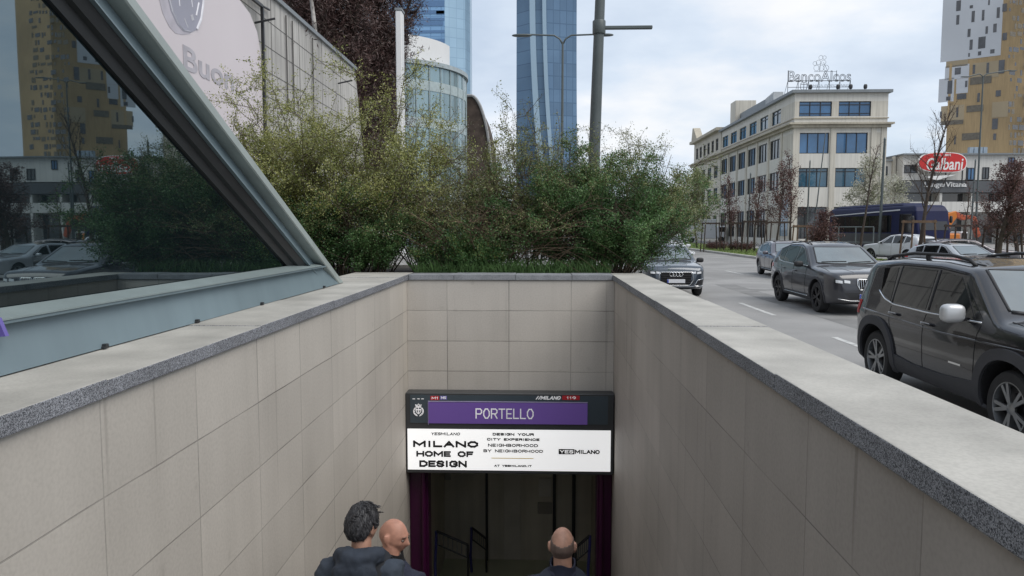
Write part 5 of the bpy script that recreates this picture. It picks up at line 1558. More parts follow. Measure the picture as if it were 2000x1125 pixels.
# ---------------------------------------------------------------- rounded suv, used for several cars
SUV_TOP = [(0, .62), (.02, .80), (.07, .93), (.2, .99), (.7, 1.05), (1.28, 1.10), (1.36, 1.13), (2.06, 1.545), (2.2, 1.60), (2.75, 1.65), (3.4, 1.63), (4.05, 1.53), (4.22, 1.48), (4.5, 1.13), (4.62, 1.02), (4.68, .9), (4.7, .65)]
SUV_BOT = [(0, .42), (.04, .32), (.35, .24), (4.3, .26), (4.65, .36), (4.7, .48)]
SUV_PLAN = [(0, .62), (.03, .74), (.09, .84), (.2, .92), (.4, .975), (.8, 1.0), (3.9, 1.0), (4.3, .97), (4.5, .93), (4.63, .85), (4.7, .70)]
SUV_BELT = [(0, .93), (1.3, 1.04), (3.5, 1.10), (4.7, 1.12)]
def scaled(pts, ku, kz): return [(a * ku, b * kz) for a, b in pts]
def suv(label, paint, loc, rz=0.0, ku=1.0, kz=1.0, W=1.89, rim=None, face='kidney', m_side=None, group=None, cls='car', trim=M_chrome):
    if rim: Car.rimmat = rim
    L = 4.7 * ku
    wh = (.87 * ku, 3.73 * ku)
    wr = .372 * min(1, kz * 1.0)
    c = Car(cls, label, paint, L, W, scaled(SUV_TOP, ku, kz), scaled(SUV_BOT, ku, kz), [(a * ku, b) for a, b in SUV_PLAN], scaled(SUV_BELT, ku, kz), .40, wh, wr, loc=loc, rz=rz, rtop=.09, group=group, crown=.03)
    Car.rimmat = M_alloy
    S = lambda pts: [(a * ku, b * kz) for a, b in pts]
    kw = W / 1.89
    glasshouse(c, (1.42 * ku, .70 * kw), (2.04 * ku, .57 * kw), [
        (S([(1.78, 1.115), (2.48, 1.12)]), S([(2.22, 1.47), (2.48, 1.555)])),
        (S([(2.57, 1.12), (3.36, 1.14)]), S([(2.57, 1.56), (3.40, 1.545)])),
        (S([(3.44, 1.145), (3.82, 1.20)]), S([(3.47, 1.535), (3.88, 1.44)]))],
        ([(-.60 * kw, 1.16 * kz), (.60 * kw, 1.16 * kz)], [(-.52 * kw, 1.42 * kz), (.52 * kw, 1.42 * kz)], 'y'), m_side)
    for sg_ in (-1, 1):
        c.patch('quarter_light', M_carglass, 'x', S([(1.60, 1.11), (1.73, 1.113)]), S([(1.90, 1.27), (2.06, 1.37)]), sg_, .004, .012, 6, 4)
        c.line('window_trim', trim, 'x', S([(1.58, 1.09), (2.5, 1.095), (3.4, 1.115), (3.75, 1.15), (3.93, 1.24)]), sg_, .009, .002, 36)
        c.line('window_trim', M_carblk, 'x', S([(1.66, 1.18), (2.2, 1.515), (2.5, 1.59), (3.3, 1.585), (3.92, 1.45)]), sg_, .010, .0, 36)
        c.line('door_gap', M_seam, 'x', S([(1.62, .40), (1.58, .8), (1.60, 1.08)]), sg_, .0055, -.001, 16)
        c.line('door_gap', M_seam, 'x', S([(2.52, .40), (2.52, 1.09)]), sg_, .0055, -.001, 14)
        c.line('door_gap', M_seam, 'x', S([(3.5, 1.11), (3.42, .85), (3.25, .65), (3.18, .42)]), sg_, .0055, -.001, 16)
        c.patch('sill_cladding', M_clad, 'x', S([(1.32, .28), (3.28, .29)]), S([(1.34, .40), (3.27, .41)]), sg_, .014, .04, 16, 3)
        c.line('sill_trim', trim, 'x', S([(1.42, .36), (3.15, .37)]), sg_, .011, .02, 20)
        for w_ in wh:
            c.ring('arch_trim', paint if face != 'kidney' else M_clad, w_, wr + .052, wr + .105, sg_, .012)
        for u_, z_ in ((2.38, .93), (3.28, .955)):
            MB().blob(c.pt('x', u_ * ku, z_ * kz, sg_, .025), (.018, .11, .016), 3, 14).build('door_handle', paint, c.root, local=True, smooth=True)
        c.line('shoulder_crease', paint, 'x', S([(.75, .86), (2.0, .885), (3.4, .91), (4.3, .97)]), sg_, .012, -.007, 30)
        pts = [c.pt('z', sg_ * .56 * kw, u_ * ku, 1, o_) for u_, o_ in ((2.2, .0), (2.32, .03), (3.6, .035), (3.95, .0))]
        MB().tube(pts, .015, 8).build('roof_rail', M_carblk, c.root, local=True, smooth=True)
        # lamps
        hl = c.patch('headlight', M_lampd, 'y', [(sg_ * .40 * kw, .735 * kz), (sg_ * .80 * kw, .755 * kz)], [(sg_ * .40 * kw, .83 * kz), (sg_ * .80 * kw, .86 * kz)], -1, .006, .03, 12, 4)
        for a_, b_ in ((.47, .60), (.64, .77)):
            c.patch('lamp_element', M_lampw, 'y', [(sg_ * a_ * kw, .755 * kz), (sg_ * b_ * kw, .77 * kz)], [(sg_ * a_ * kw, .815 * kz), (sg_ * b_ * kw, .835 * kz)], -1, .010, .01, 6, 2, parent=hl)
        c.patch('tail_lamp', M_lampr, 'x', S([(4.28, .95), (4.58, .95)]), S([(4.26, 1.05), (4.55, 1.05)]), sg_, .006, .03, 8, 3)
        c.patch('tail_lamp', M_lampr, 'y', [(sg_ * .45 * kw, .93 * kz), (sg_ * .80 * kw, .95 * kz)], [(sg_ * .50 * kw, 1.03 * kz), (sg_ * .80 * kw, 1.06 * kz)], 1, .006, .03, 10, 3)
    c.patch('lower_grille', M_carblk, 'y', [(-.45 * kw, .40 * kz), (.45 * kw, .40 * kz)], [(-.60 * kw, .54 * kz), (.60 * kw, .54 * kz)], -1, .005, .03, 14, 3)
    c.line('bumper_trim', trim, 'y', [(-.72 * kw, .40 * kz), (-.45 * kw, .355 * kz), (.45 * kw, .355 * kz), (.72 * kw, .40 * kz)], -1, .010, .006, 24)
    c.patch('rear_bumper', M_clad, 'y', [(-.66 * kw, .48 * kz), (.66 * kw, .48 * kz)], [(-.70 * kw, .62 * kz), (.70 * kw, .62 * kz)], 1, .008, .03, 14, 3)
    c.front_plate(.46 * kz if face == 'kidney' else .53 * kz); c.front_plate(.80 * kz, tail=True)
    if face == 'kidney':
        for sg_ in (-1, 1):
            gr_ = c.patch('grille', M_seam, 'y', [(sg_ * .035, .615), (sg_ * .25, .615)], [(sg_ * .035, .84), (sg_ * .30, .845)], -1, .008, .03, 10, 5)
            c.line('grille_rim', M_chrome, 'y', [(sg_ * .03, .61), (sg_ * .25, .61), (sg_ * .31, .72), (sg_ * .305, .85), (sg_ * .03, .845), (sg_ * .03, .61)], -1, .014, .012, 40, parent=gr_)
            for i in range(5):
                x = sg_ * (.075 + i * .047)
                c.line('grille_bar', M_chrome, 'y', [(x, .62), (x * 1.08, .835)], -1, .008, .014, 8, parent=gr_)
    elif face == 'rings':
        gr_ = c.patch('grille', M_seam, 'y', [(-.40, .40 * kz), (.40, .40 * kz)], [(-.47, .80 * kz), (.47, .80 * kz)], -1, .008, .03, 16, 6)
        c.line('grille_rim', M_chrome, 'y', [(-.40, .40 * kz), (.40, .40 * kz), (.50, .56 * kz), (.48, .81 * kz), (-.48, .81 * kz), (-.50, .56 * kz), (-.40, .40 * kz)], -1, .013, .012, 60, parent=gr_)
        for z_ in (.48, .56, .64, .70):
            c.line('grille_bar', M_alloyd, 'y', [(-.45, z_ * kz), (.45, z_ * kz)], -1, .008, .012, 14, parent=gr_)
        for i in range(4):
            x = -.135 + .09 * i
            q = c.pt('y', x, .745 * kz, -1, .022)
            MB().tube([(x + .058 * math.cos(t), q.y, .745 * kz + .058 * math.sin(t)) for t in np.linspace(0, 2 * math.pi, 21)], .008, 6).build('ring_emblem', M_chrome, gr_, local=True, smooth=True)
        for sg_ in (-1, 1):
            iv = c.patch('air_intake', M_carblk, 'y', [(sg_ * .56, .36 * kz), (sg_ * .78, .38 * kz)], [(sg_ * .62, .56 * kz), (sg_ * .80, .60 * kz)], -1, .006, .03, 8, 3)
            c.line('intake_trim', M_chrome, 'y', [(sg_ * .54, .40 * kz), (sg_ * .62, .56 * kz), (sg_ * .80, .60 * kz), (sg_ * .79, .38 * kz), (sg_ * .56, .35 * kz), (sg_ * .54, .40 * kz)], -1, .010, .012, 30, parent=iv)
    else:
        gr_ = c.patch('grille', M_carblk, 'y', [(-.45 * kw, .62 * kz), (.45 * kw, .62 * kz)], [(-.5 * kw, .74 * kz), (.5 * kw, .74 * kz)], -1, .006, .03, 14, 3)
        c.line('grille_bar', M_chrome, 'y', [(-.45 * kw, .68 * kz), (.45 * kw, .68 * kz)], -1, .010, .012, 14, parent=gr_)
    c.mirror(1.78 * ku, 1.13 * kz, M_carblk if face == 'kidney' or face == 'rings' else paint, size=(.11, .08, .075))
    c.line('wiper', M_carblk, 'z', [(-.6 * kw, 1.43 * ku), (.0, 1.42 * ku)], 1, .010, .012, 12)
    c.line('wiper', M_carblk, 'z', [(.02, 1.36 * ku), (.6 * kw, 1.45 * ku)], 1, .010, .012, 12)
    c.line('bonnet_gap', M_seam, 'z', [(-.80 * kw, .4 * ku), (-.74 * kw, 1.25 * ku)], 1, .006, 0, 14); c.line('bonnet_gap', M_seam, 'z', [(.80 * kw, .4 * ku), (.74 * kw, 1.25 * ku)], 1, .006, 0, 14)
    for x in (-.33, .33): c.line('bonnet_crease', paint, 'z', [(x * kw, .15 * ku), (x * 1.6 * kw, 1.2 * ku)], 1, .016, -.008, 16)
    return c
x3 = suv('dark grey crossover with chrome twin grille driving along the road behind the boxy off-roader', M_greypaint, (7.62, 17.15, 0), rim=M_alloyd)
audi = suv('dark blue-grey compact crossover with four-ring grille, parked just beyond the parapet', M_bluegreyp, (4.03, 21.7, 0), ku=.90, kz=.92, W=1.80, face='rings')
wh1 = suv('white car with dark mirrors parked in line right behind the four-ring crossover', M_whitep, (5.0, 27.6, 0), ku=.93, kz=.93, W=1.82, face='bar')
wh2 = suv('tall white car at the far end of the parked row, half hidden by the shrubs', M_whitep, (6.15, 34.0, 0), ku=1.0, kz=1.08, W=1.9, face='bar')
gy1 = suv('mauve-grey car with black roof following close behind the dark grey crossover', M_mauvep, (10.5, 29.8, 0), ku=.95, kz=.90, W=1.85, face='bar', rz=R(-4))
wsuv = suv('white estate with red tail lamps, parked in front of the dark blue coach', M_whitep, (21.7, 49.0, 0), rz=R(-160), ku=1.0, kz=1.02, face='bar')
slv = suv('low silver car partly hidden behind the boxy off-roader roof, near the right edge', M_silverp, (17.4, 28.2, 0), rz=R(12), ku=.95, kz=.86, W=1.84, face='bar')
# two more, on the side street that the canopy glass mirrors
cp = copy_tree(gy1.root); cp.location = (24.5, 39, 0); cp.rotation_euler.z = R(80); cp['label'] = 'dark car mirrored in the canopy glass, parked across the grass strip'
cp = copy_tree(wh1.root); cp.location = (31.5, 41, 0); cp.rotation_euler.z = R(85); cp['label'] = 'white car mirrored at the left edge of the canopy glass'
MB_g = MB().box(16, 40, 32, 36.2, .004, .1)
tag(MB_g.build('grass_strip', M_turf), kind='structure')

# ---------------------------------------------------------------- coach
def coach():
    P0, P1 = Vector((27.1, 54.0, 0)), Vector((25.6, 66.4, 0))
    d = (P1 - P0).normalized(); L = (P1 - P0).length
    t = thing('coach', 'dark blue touring coach with black glass, parked in front of the low white building', 'coach', P0, math.atan2(d.y, d.x) - math.pi / 2)
    W, H = 2.55, 3.75
    M_bus = mat('coach_blue_paint', (0.009, 0.012, 0.05), 0.5, var=0.08, scale=.5, ior=1.3)
    M_busg = mat('coach_black_glass', (0.008, 0.009, 0.011), 0.05, var=0.1, ior=1.7)
    M_busw = mat('coach_white_roof', (0.6, 0.61, 0.64), 0.4, var=.04)
    # local: y along the coach, x to the right side; the near end leans back
    ring = lambda x0, x1, y0, y1, z: [(x0, y0, z), (x1, y0, z), (x1, y1, z), (x0, y1, z)]
    MB().rings([ring(0, W, .10, L, .32), ring(0, W, 0, L, .9), ring(0, W, .05, L, 1.9), ring(.02, W - .02, .35, L, 3.3), ring(.12, W - .12, .6, L - .1, H - .08), ring(.3, W - .3, .9, L - .3, H)]).build('body', M_bus, t, local=True, bevel=.12, seg=3)
    MB().box(-.012, .01, 3.2, L - .6, 1.75, 3.05).build('side_window', M_busg, t, local=True, bevel=.05)
    MB().box(-.012, .01, .75, 2.2, 1.75, 3.1).build('side_window', M_busg, t, local=True, bevel=.05)
    MB().box(-.014, .01, 3.2, L - .6, .75, 1.66).build('lower_panel', mat('coach_charcoal_panel', (0.035, 0.037, 0.045), 0.3, var=.1, coat=.5), t, local=True, bevel=.03)
    rf = MB().prism([(-.03, 2.2, 3.38), (-.03, L - .2, 3.10), (-.03, L - .2, 3.17), (-.03, 2.2, 3.47)], (.05, 0, 0))
    rf.build('roof_stripe', M_busw, t, local=True)
    MB().rings([ring(.25, W - .25, 2.2, L - .4, H + .002), ring(.45, W - .45, 2.6, L - 1, H + .2)]).build('roof_pod', M_bus, t, local=True, bevel=.05)
    MB().prism([(.2, .30, 1.95), (W - .2, .30, 1.95), (W - .25, .62, 3.2), (.25, .62, 3.2)], (0, -.27, -.02)).build('end_window', M_busg, t, local=True)
    MB().box(.35, W - .35, -.03, .04, .75, 1.35).build('grille_panel', M_busg, t, local=True, bevel=.02)
    for x in (.28, W - .28):
        MB().blob((x, .02, .72), (.2, .07, .12), 3, 16).build('headlight', M_lampw, t, local=True, smooth=True)
    for u in (2.6, L - 3.2, L - 1.9):
        for x, sx in ((.15, -1), (W - .15, 1)):
            w_ = MB().lathe([(.3, -.13), (.46, -.14), (.5, -.1), (.5, .1), (.46, .14), (.3, .13)], 24, 'x', (x, u, .5), caps=False).build('wheel', M_tyre, t, local=True, smooth=True, angle=35)
            MB().lathe([(.29, sx * .11), (.29, sx * .15), (.1, sx * .12), (0, sx * .12)], 20, 'x', (x, u, .5), caps=False).build('rim', M_alloy, w_, local=True, smooth=True, angle=35)
    for x in (-.18, W + .18):
        MB().blob((x, .35, 2.7), (.1, .1, .28), 3, 12).build('mirror', M_carblk, t, local=True, smooth=True)
    lettering('AUTOSERVIZI', 'lettering', M_plate, t, (.0 - .02, 1.5, 1.35), 1.0, .13, right=(0, -1, 0), depth=.008, local=True)
    for y in np.arange(4.6, L - 1, 1.5):
        MB().box(-.016, -.0125, y - .03, y + .03, 1.8, 3.0).build('pillar', M_seam, t, local=True)
coach()

# ---------------------------------------------------------------- orange digger and skip at the right
M_org = mat('orange_paint', (0.55, 0.17, 0.02), 0.5, var=.1, scale=1)
M_orr = mat('rust_red_boom', (0.40, 0.08, 0.03), 0.5, var=.15, scale=1)
YX = 62.0
q0 = at(1868, 470, YX)
ex = thing('excavator', 'orange excavator with a bent red boom, working right of the coach', 'excavator', (q0.x, YX, 0))
def e2(px, py): v_ = at(px, py, YX); return v_
bm_ = MB()
pts = [e2(1848, 462), e2(1856, 432), e2(1868, 417), e2(1886, 421)]
MB().prism([e2(1844, 452), e2(1852, 417), e2(1868, 412), e2(1870, 424), e2(1858, 440), e2(1852, 456)], (0, .5, 0)).build('boom', M_org, ex, bevel=.04)
MB().prism([e2(1868, 413), e2(1884, 421), e2(1900, 420), e2(1903, 426), e2(1882, 430), e2(1869, 424)], (0, .4, 0)).build('boom_arm', M_orr, ex, bevel=.03)
MB().prism([e2(1899, 421), e2(1907, 424), e2(1916, 460), e2(1909, 465), e2(1902, 445)], (0, .4, 0)).build('stick', M_orr, ex, bevel=.03)
b0, b1 = e2(1838, 484), e2(1872, 456)
MB().box(b0.x, b1.x, YX - .3, YX + 2.2, max(b0.z, .6), b1.z).build('engine_cover', M_org, ex, bevel=.12, seg=2)
MB().box(b0.x - .2, b1.x + .6, YX - .5, YX + 2.6, .05, .62).build('tracks', M_carblk, ex, bevel=.2, seg=3)
b0, b1 = e2(1874, 482), e2(1892, 452)
MB().box(b0.x, b1.x, YX, YX + 1.6, max(b0.z, .63), b1.z).build('cab', M_whitep, ex, bevel=.1)
MB().box(b0.x + .1, b1.x - .1, YX - .02, YX - .002, b0.z + .5, b1.z - .15).build('cab_window', M_busg2 if False else M_carglass, ex)
# ================================================================ PEOPLE ON THE STAIRS
M_skin = mat('skin', (0.42, 0.235, 0.17), 0.55, var=0.2, scale=22, bump=.15, bscale=300)
M_skin2 = mat('skin_pink', (0.46, 0.235, 0.17), 0.55, var=0.2, scale=18, bump=.15, bscale=300)
def cloth(name, c, var=0.18):
    return mat(name, c, 0.85, var=var, scale=7, bump=0.25, bscale=220)
M_navyj = cloth('slate_blue_jacket', (0.036, 0.048, 0.068))
M_navyj2 = cloth('dark_navy_jacket', (0.022, 0.026, 0.048))
M_hood = cloth('slate_blue_hood', (0.026, 0.035, 0.052))
M_strap = cloth('dark_strap', (0.012, 0.014, 0.019))
M_pack = cloth('navy_rucksack', (0.022, 0.028, 0.045))
M_jeans = cloth('dark_trousers', (0.02, 0.023, 0.032))
M_shoe = mat('black_shoe', (0.012, 0.012, 0.012), 0.5)
m_, nt_, b_ = nodes_of('grey_hair')
tc_ = nt_.nodes.new('ShaderNodeTexCoord'); mp_ = nt_.nodes.new('ShaderNodeMapping'); mp_.inputs['Scale'].default_value = (160, 160, 16)
nz_ = nt_.nodes.new('ShaderNodeTexNoise'); nz_.inputs['Scale'].default_value = 1; nz_.inputs['Detail'].default_value = 4
r_ = nt_.nodes.new('ShaderNodeValToRGB'); r_.color_ramp.elements[0].color = (.014, .014, .017, 1); r_.color_ramp.elements[1].color = (.07, .07, .076, 1)
r_.color_ramp.elements[0].position = .35; r_.color_ramp.elements[1].position = .72
nt_.links.new(tc_.outputs['Object'], mp_.inputs[0]); nt_.links.new(mp_.outputs[0], nz_.inputs['Vector']); nt_.links.new(nz_.outputs['Fac'], r_.inputs['Fac']); nt_.links.new(r_.outputs['Color'], b_.inputs['Base Color'])
bp_ = nt_.nodes.new('ShaderNodeBump'); bp_.inputs['Strength'].default_value = .7; bp_.inputs['Distance'].default_value = .004
nt_.links.new(nz_.outputs['Fac'], bp_.inputs['Height']); nt_.links.new(bp_.outputs[0], b_.inputs['Normal']); b_.inputs['Roughness'].default_value = .5
M_hair = m_
M_stub = mat('shaved_stubble', (0.13, 0.09, 0.075), 0.7, var=0.2, scale=40)
M_brow = mat('eyebrow', (0.2, 0.12, 0.09), 0.8)
M_eye = mat('eye', (0.2, 0.16, 0.14), 0.4)
M_iris = mat('iris', (0.03, 0.02, 0.015), 0.1)
M_ucoll = cloth('black_collar', (0.008, 0.008, 0.01))

def head_pt(la, lo, grow=0.0):
    """local head: front +y, up +z, centre between the ears"""
    cl = math.cos(la)
    d = Vector((cl * math.cos(lo), cl * math.sin(lo), math.sin(la)))
    x, y, z = d.x * .0755, d.y * .098, d.z * .118
    g = lambda a, b: math.exp(-a * a - b * b)
    low = max(0.0, min(1.0, (-z - .01) / .10))
    x *= 1 - .30 * low ** 1.4
    if y < 0:
        y *= 1 - .34 * low - .0 ; y *= 1 + .06 * max(0, 1 - abs(z - .03) / .07)
    else:
        y *= 1 - .04 * low
        y += .006 * g(x / .06, (z - .085) / .04) * 0
        f = max(0.0, d.y)
        y += .027 * g(x / .0135, (z + .030) / .018) * f + .012 * g(x / .010, (z + .005) / .024) * f     # nose
        y += .007 * g((abs(x) - .028) / .022, (z - .026) / .010) * f                                  # brows
        y -= .012 * g((abs(x) - .031) / .016, (z - .004) / .013) * f                                  # sockets
        y += .008 * g(x / .024, (z + .064) / .008) * f + .007 * g(x / .020, (z + .078) / .007) * f    # lips
        y -= .005 * g(x / .024, (z + .0705) / .003) * f
        y -= .004 * g(x / .03, (z + .090) / .007) * f
        y += .010 * g(x / .022, (z + .106) / .014) * f                                                # chin
        x += math.copysign(.004, x) * g((abs(x) - .055) / .018, (z + .022) / .02)                     # cheekbones
    v = Vector((x, y, z))
    return v + d * grow
def head_mesh(mb, place, n=84, m=66):
    rings = []
    for i in range(1, m):
        la = -math.pi / 2 + math.pi * i / m
        rings.append([place @ head_pt(la, 2 * math.pi * j / n) for j in range(n)])
    mb.rings(rings)
    for sx in (-1, 1):
        er = [Vector((sx * .074, -.004, -.004)), Vector((sx * .083, -.014, .010)), Vector((sx * .087, -.02, .026)), Vector((sx * .082, -.012, .036))]
        M_ = Matrix.Rotation(sx * .38, 3, 'Z')
        mb.blob(place @ Vector((sx * .080, -.012, .004)), (.0095, .021, .034), 2.2, 16, rot=place.to_3x3() @ M_)
        mb.blob(place @ Vector((sx * .078, -.003, -.028)), (.007, .010, .012), 2.1, 12, rot=place.to_3x3() @ M_)
        mb.blob(place @ Vector((sx * .084, -.019, .012)), (.010, .012, .026), 2.2, 12, rot=place.to_3x3() @ M_)

def person(label, pos, height, heading, head_yaw, jacket, hair=None, hood=None, pack=False, strap=False, skin=M_skin, lean=0.03, head_tilt=0.0, collar=None, seed=1, arm=.0):
    t = thing('person', label, 'person', pos, heading)
    k = height / 1.75
    V = lambda x, y, z: Vector((x * k, y * k, z * k))
    hc = V(0, lean + .035, 1.632)
    place = Matrix.Translation(hc) @ Matrix.Rotation(head_yaw, 4, 'Z') @ Matrix.Rotation(head_tilt, 4, 'X') @ Matrix.Scale(k, 4)
    # --- body: one skin
    mb = MB()
    head_mesh(mb, place)
    mb.tube([V(0, lean - .02, 1.40), V(0, lean - .005, 1.50), V(0, lean + .012, 1.585)], [.068 * k, .060 * k, .058 * k], 20)
    def ell(z, rx, ry, y=0): return [V(rx * math.cos(q), y + ry * math.sin(q), z) for q in np.linspace(0, 2 * math.pi, 29)[:-1]]
    mb.rings([ell(.86, .15, .10), ell(1.0, .14, .10), ell(1.15, .14, .10, .005), ell(1.3, .165, .105, lean * .6), ell(1.4, .17, .09, lean * .8), ell(1.45, .10, .07, lean)])
    arms = {}
    for sx in (-1, 1):
        sh, el, wr_ = V(sx * .185, lean * .8, 1.40), V(sx * .235, lean - .04, 1.12), V(sx * .225, lean + .08 + arm, .88 + arm * .6)
        arms[sx] = (sh, el, wr_)
        mb.tube([V(sx * .12, lean * .8, 1.40), sh, el, wr_], [.055 * k, .052 * k, .04 * k, .027 * k], 14)
        dirh = (wr_ - el).normalized()
        palm = wr_ + dirh * .05 * k
        mb.blob(palm, (.014 * k, .038 * k, .048 * k), 2.6, 14)
        for i, (o, ln) in enumerate(((-.027, .068), (-.009, .078), (.009, .073), (.027, .056))):
            p0 = palm + Vector((0, o * k, -.03 * k)); p1 = p0 + Vector((-sx * .008, .006, -ln * .5)) * k; p2 = p1 + Vector((-sx * .018, .004, -ln * .45)) * k
            mb.tube([p0, p1, p2], [.0095 * k, .0088 * k, .0075 * k], 8)
        p0 = palm + Vector((0, .03, .012)) * k
        mb.tube([p0, p0 + Vector((-sx * .01, .026, -.02)) * k, p0 + Vector((-sx * .016, .034, -.045)) * k], [.012 * k, .0105 * k, .009 * k], 8)
        step = .16 if sx > 0 else 0.0
        kn = V(sx * .10, .05, .50); an = V(sx * .10, .0 - step * .3, .09)
        mb.tube([V(sx * .09, 0, .90), V(sx * .10, .02, .72), kn, V(sx * .10, .0, .33), an], [.085 * k, .078 * k, .055 * k, .052 * k, .036 * k], 16)
        mb.blob(an + V(0, .06, -.045), (.04 * k, .115 * k, .036 * k), 2.6, 16)
    me = baked(mb, [], voxel=.0065 * k, smooth=3)
    link_mesh('body', me, skin, t, True)
    # --- eyes and brows
    P3 = place.to_3x3()
    for sx in (-1, 1):
        e = MB().blob(place @ Vector((sx * .031, .0815, .003)), (.0108 * k, .0108 * k, .0082 * k), 2, 14, rot=P3.normalized()).build('eye', M_eye, t, local=True, smooth=True)
        MB().blob(place @ Vector((sx * .031, .0915, .003)), (.0055 * k, .0025 * k, .0055 * k), 2, 12, rot=P3.normalized()).build('iris', M_iris, e, local=True, smooth=True)
        MB().tube([place @ (head_pt(.22, math.pi / 2 - sx * q_) + Vector((0, .003, .001))) for q_ in np.linspace(.16, .62, 6)], [.002 * k, .004 * k, .0042 * k, .004 * k, .003 * k, .0015 * k], 6).build('eyebrow', M_brow, t, local=True, smooth=True)
    # --- trousers and shoes
    tr = MB()
    tr.rings([ell(.98, .160, .115), ell(.90, .170, .125), ell(.82, .170, .125, -.005), ell(.76, .15, .11)])
    for sx in (-1, 1):
        an = V(sx * .10, -.048 * (sx > 0), .09)
        tr.tube([V(sx * .085, 0, .90), V(sx * .10, .02, .72), V(sx * .10, .045, .50), V(sx * .10, -.005, .33), an + V(0, 0, -.03)], [.095 * k, .092 * k, .07 * k, .068 * k, .062 * k], 18)
        MB().blob(an + V(0, .06, -.05), (.05 * k, .14 * k, .045 * k), 2.8, 18).build('shoe', M_shoe, t, local=True, smooth=True)
    link_mesh('trousers', baked(tr, [], voxel=.012, smooth=4), M_jeans, t, True)
    # --- jacket
    jk = MB()
    jk.rings([ell(.80, .20, .145, 0), ell(.92, .205, .15, 0), ell(1.06, .20, .15, .0), ell(1.2, .212, .15, .004), ell(1.30, .222, .145, lean * .5), ell(1.375, .215, .125, lean * .7), ell(1.43, .165, .10, lean * .85), ell(1.475, .105, .085, lean), ell(1.50, .088, .082, lean)])
    for sx in (-1, 1):
        sh, el, wr_ = arms[sx]
        jk.tube([V(sx * .10, lean * .7, 1.375), sh + V(0, 0, -.015), (sh + el) / 2 + V(sx * .012, -.004, 0), el, (el + wr_) / 2, wr_ + (el - wr_) * .05], [.088 * k, .086 * k, .073 * k, .066 * k, .06 * k, .048 * k], 20)
    def creased(o, amp=.017, sc=10.0):
        tx = bpy.data.textures.new('crease', 'CLOUDS'); tx.noise_scale = 1 / sc * 1.0; tx.noise_depth = 2
        md = o.modifiers.new('d', 'DISPLACE'); md.texture = tx; md.strength = amp * 2.6; md.mid_level = .5; md.texture_coords = 'LOCAL'
    link_mesh('jacket', baked(jk, [creased], voxel=.011, smooth=5), jacket, t, True)
    if collar:
        cl = MB()
        gg = []
        for i, (z, r0) in enumerate(((1.455, .094), (1.49, .084), (1.525, .080), (1.545, .081))):
            gg.append([V(r0 * math.cos(q), lean + .002 + r0 * 1.05 * math.sin(q), z + .012 * math.sin(3 * q + seed)) for q in np.linspace(math.pi * .62 + math.pi * .0, math.pi * 2.38, 34)])
        cl.grid(gg); inner = [[p * 1.0 + (V(0, lean, p.z / k) - p) * .12 for p in row] for row in gg[::-1]]
        cl.grid(inner)
        cl.grid([gg[-1], inner[0]])
        cl.build('collar', collar, t, local=True, smooth=True)
    if hood:
        hd = MB()
        for i in range(14):       # a soft roll lying round the neck and down the back
            q = math.pi * (1.0 - .12) + math.pi * 1.24 * i / 13
            w = math.sin(math.pi * i / 13)
            hd.blob(V((.105 + .012 * w) * math.cos(q), lean - .015 + (.075 + .035 * w) * math.sin(q), 1.475 + .030 * w), ((.042 + .012 * w) * k, (.042 + .02 * w) * k, (.035 + .026 * w) * k), 2.2, 14)
        hd.blob(V(0, lean - .135, 1.425), (.135 * k, .055 * k, .085 * k), 2.4, 20)
        hd.blob(V(0, lean - .145, 1.375), (.095 * k, .04 * k, .075 * k), 2.2, 20)
        def c2_(o): creased(o, .012, 13.0)
        h = link_mesh('hood', baked(hd, [c2_], voxel=.009, smooth=6), hood, t, True)
        MB().tube([V(.118 * math.cos(q), lean - .02 + .118 * math.sin(q), 1.525 + .012 * math.sin(q * 2)) for q in np.linspace(math.pi * 1.02, math.pi * 1.98, 24)], .006 * k, 6).build('hood_seam', jacket, h, local=True, smooth=True)
    def strap_line(pts, w, name, m, par):
        g1, g0 = [], []
        P_ = [Vector(p) for p in pts]
        for i, p in enumerate(P_):
            tg = (P_[min(i + 1, len(P_) - 1)] - P_[max(i - 1, 0)]).normalized()
            nrm = (p - V(p.x / k * .55, lean * .5, p.z / k - .06)).normalized()
            sd = tg.cross(nrm).normalized() * w / 2
            g1.append([p - sd + nrm * .006, p + nrm * .010, p + sd + nrm * .006]); g0.append([p - sd - nrm * .008, p - nrm * .008, p + sd - nrm * .008])
        mb_ = MB().rings([a_ + b_[::-1] for a_, b_ in zip(g1, g0)])
        return mb_.build(name, m, par, local=True, smooth=True, angle=60)
    if strap:
        strap_line([V(.165, lean + .135, 1.27), V(.158, lean + .105, 1.40), V(.150, lean + .03, 1.475), V(.132, lean - .06, 1.452), V(.09, -.128, 1.36), V(.02, -.165, 1.24), V(-.06, -.172, 1.12), V(-.15, -.14, 1.0)], .058 * k, 'strap', M_strap, t)
    if pack:
        rk = MB()
        rk.blob(V(0, -.235, 1.16), (.155 * k, .095 * k, .235 * k), 3.6, 26)
        b = link_mesh('rucksack', baked(rk, [creased], voxel=.01, smooth=4), M_pack, t, True)
        MB().tube([V(-.05, -.17, 1.385), V(-.04, -.155, 1.43), V(0, -.15, 1.445), V(.04, -.155, 1.43), V(.05, -.17, 1.385)], .009 * k, 8).build('loop', M_strap, b, local=True, smooth=True)
        for sx in (-1, 1):
            s_ = strap_line([V(sx * .12, lean + .13, 1.27), V(sx * .118, lean + .095, 1.40), V(sx * .112, lean + .02, 1.478), V(sx * .105, lean - .065, 1.465), V(sx * .10, -.14, 1.395), V(sx * .098, -.155, 1.33)], .075 * k, 'shoulder_strap', M_pack, b)
        MB().tube([V(-.03, -.165, 1.41), V(.03, -.158, 1.425), V(.10, -.14, 1.425)], .006 * k, 6).build('piping', mat('pale_piping', (0.22, 0.24, 0.32), .6), b, local=True, smooth=True)
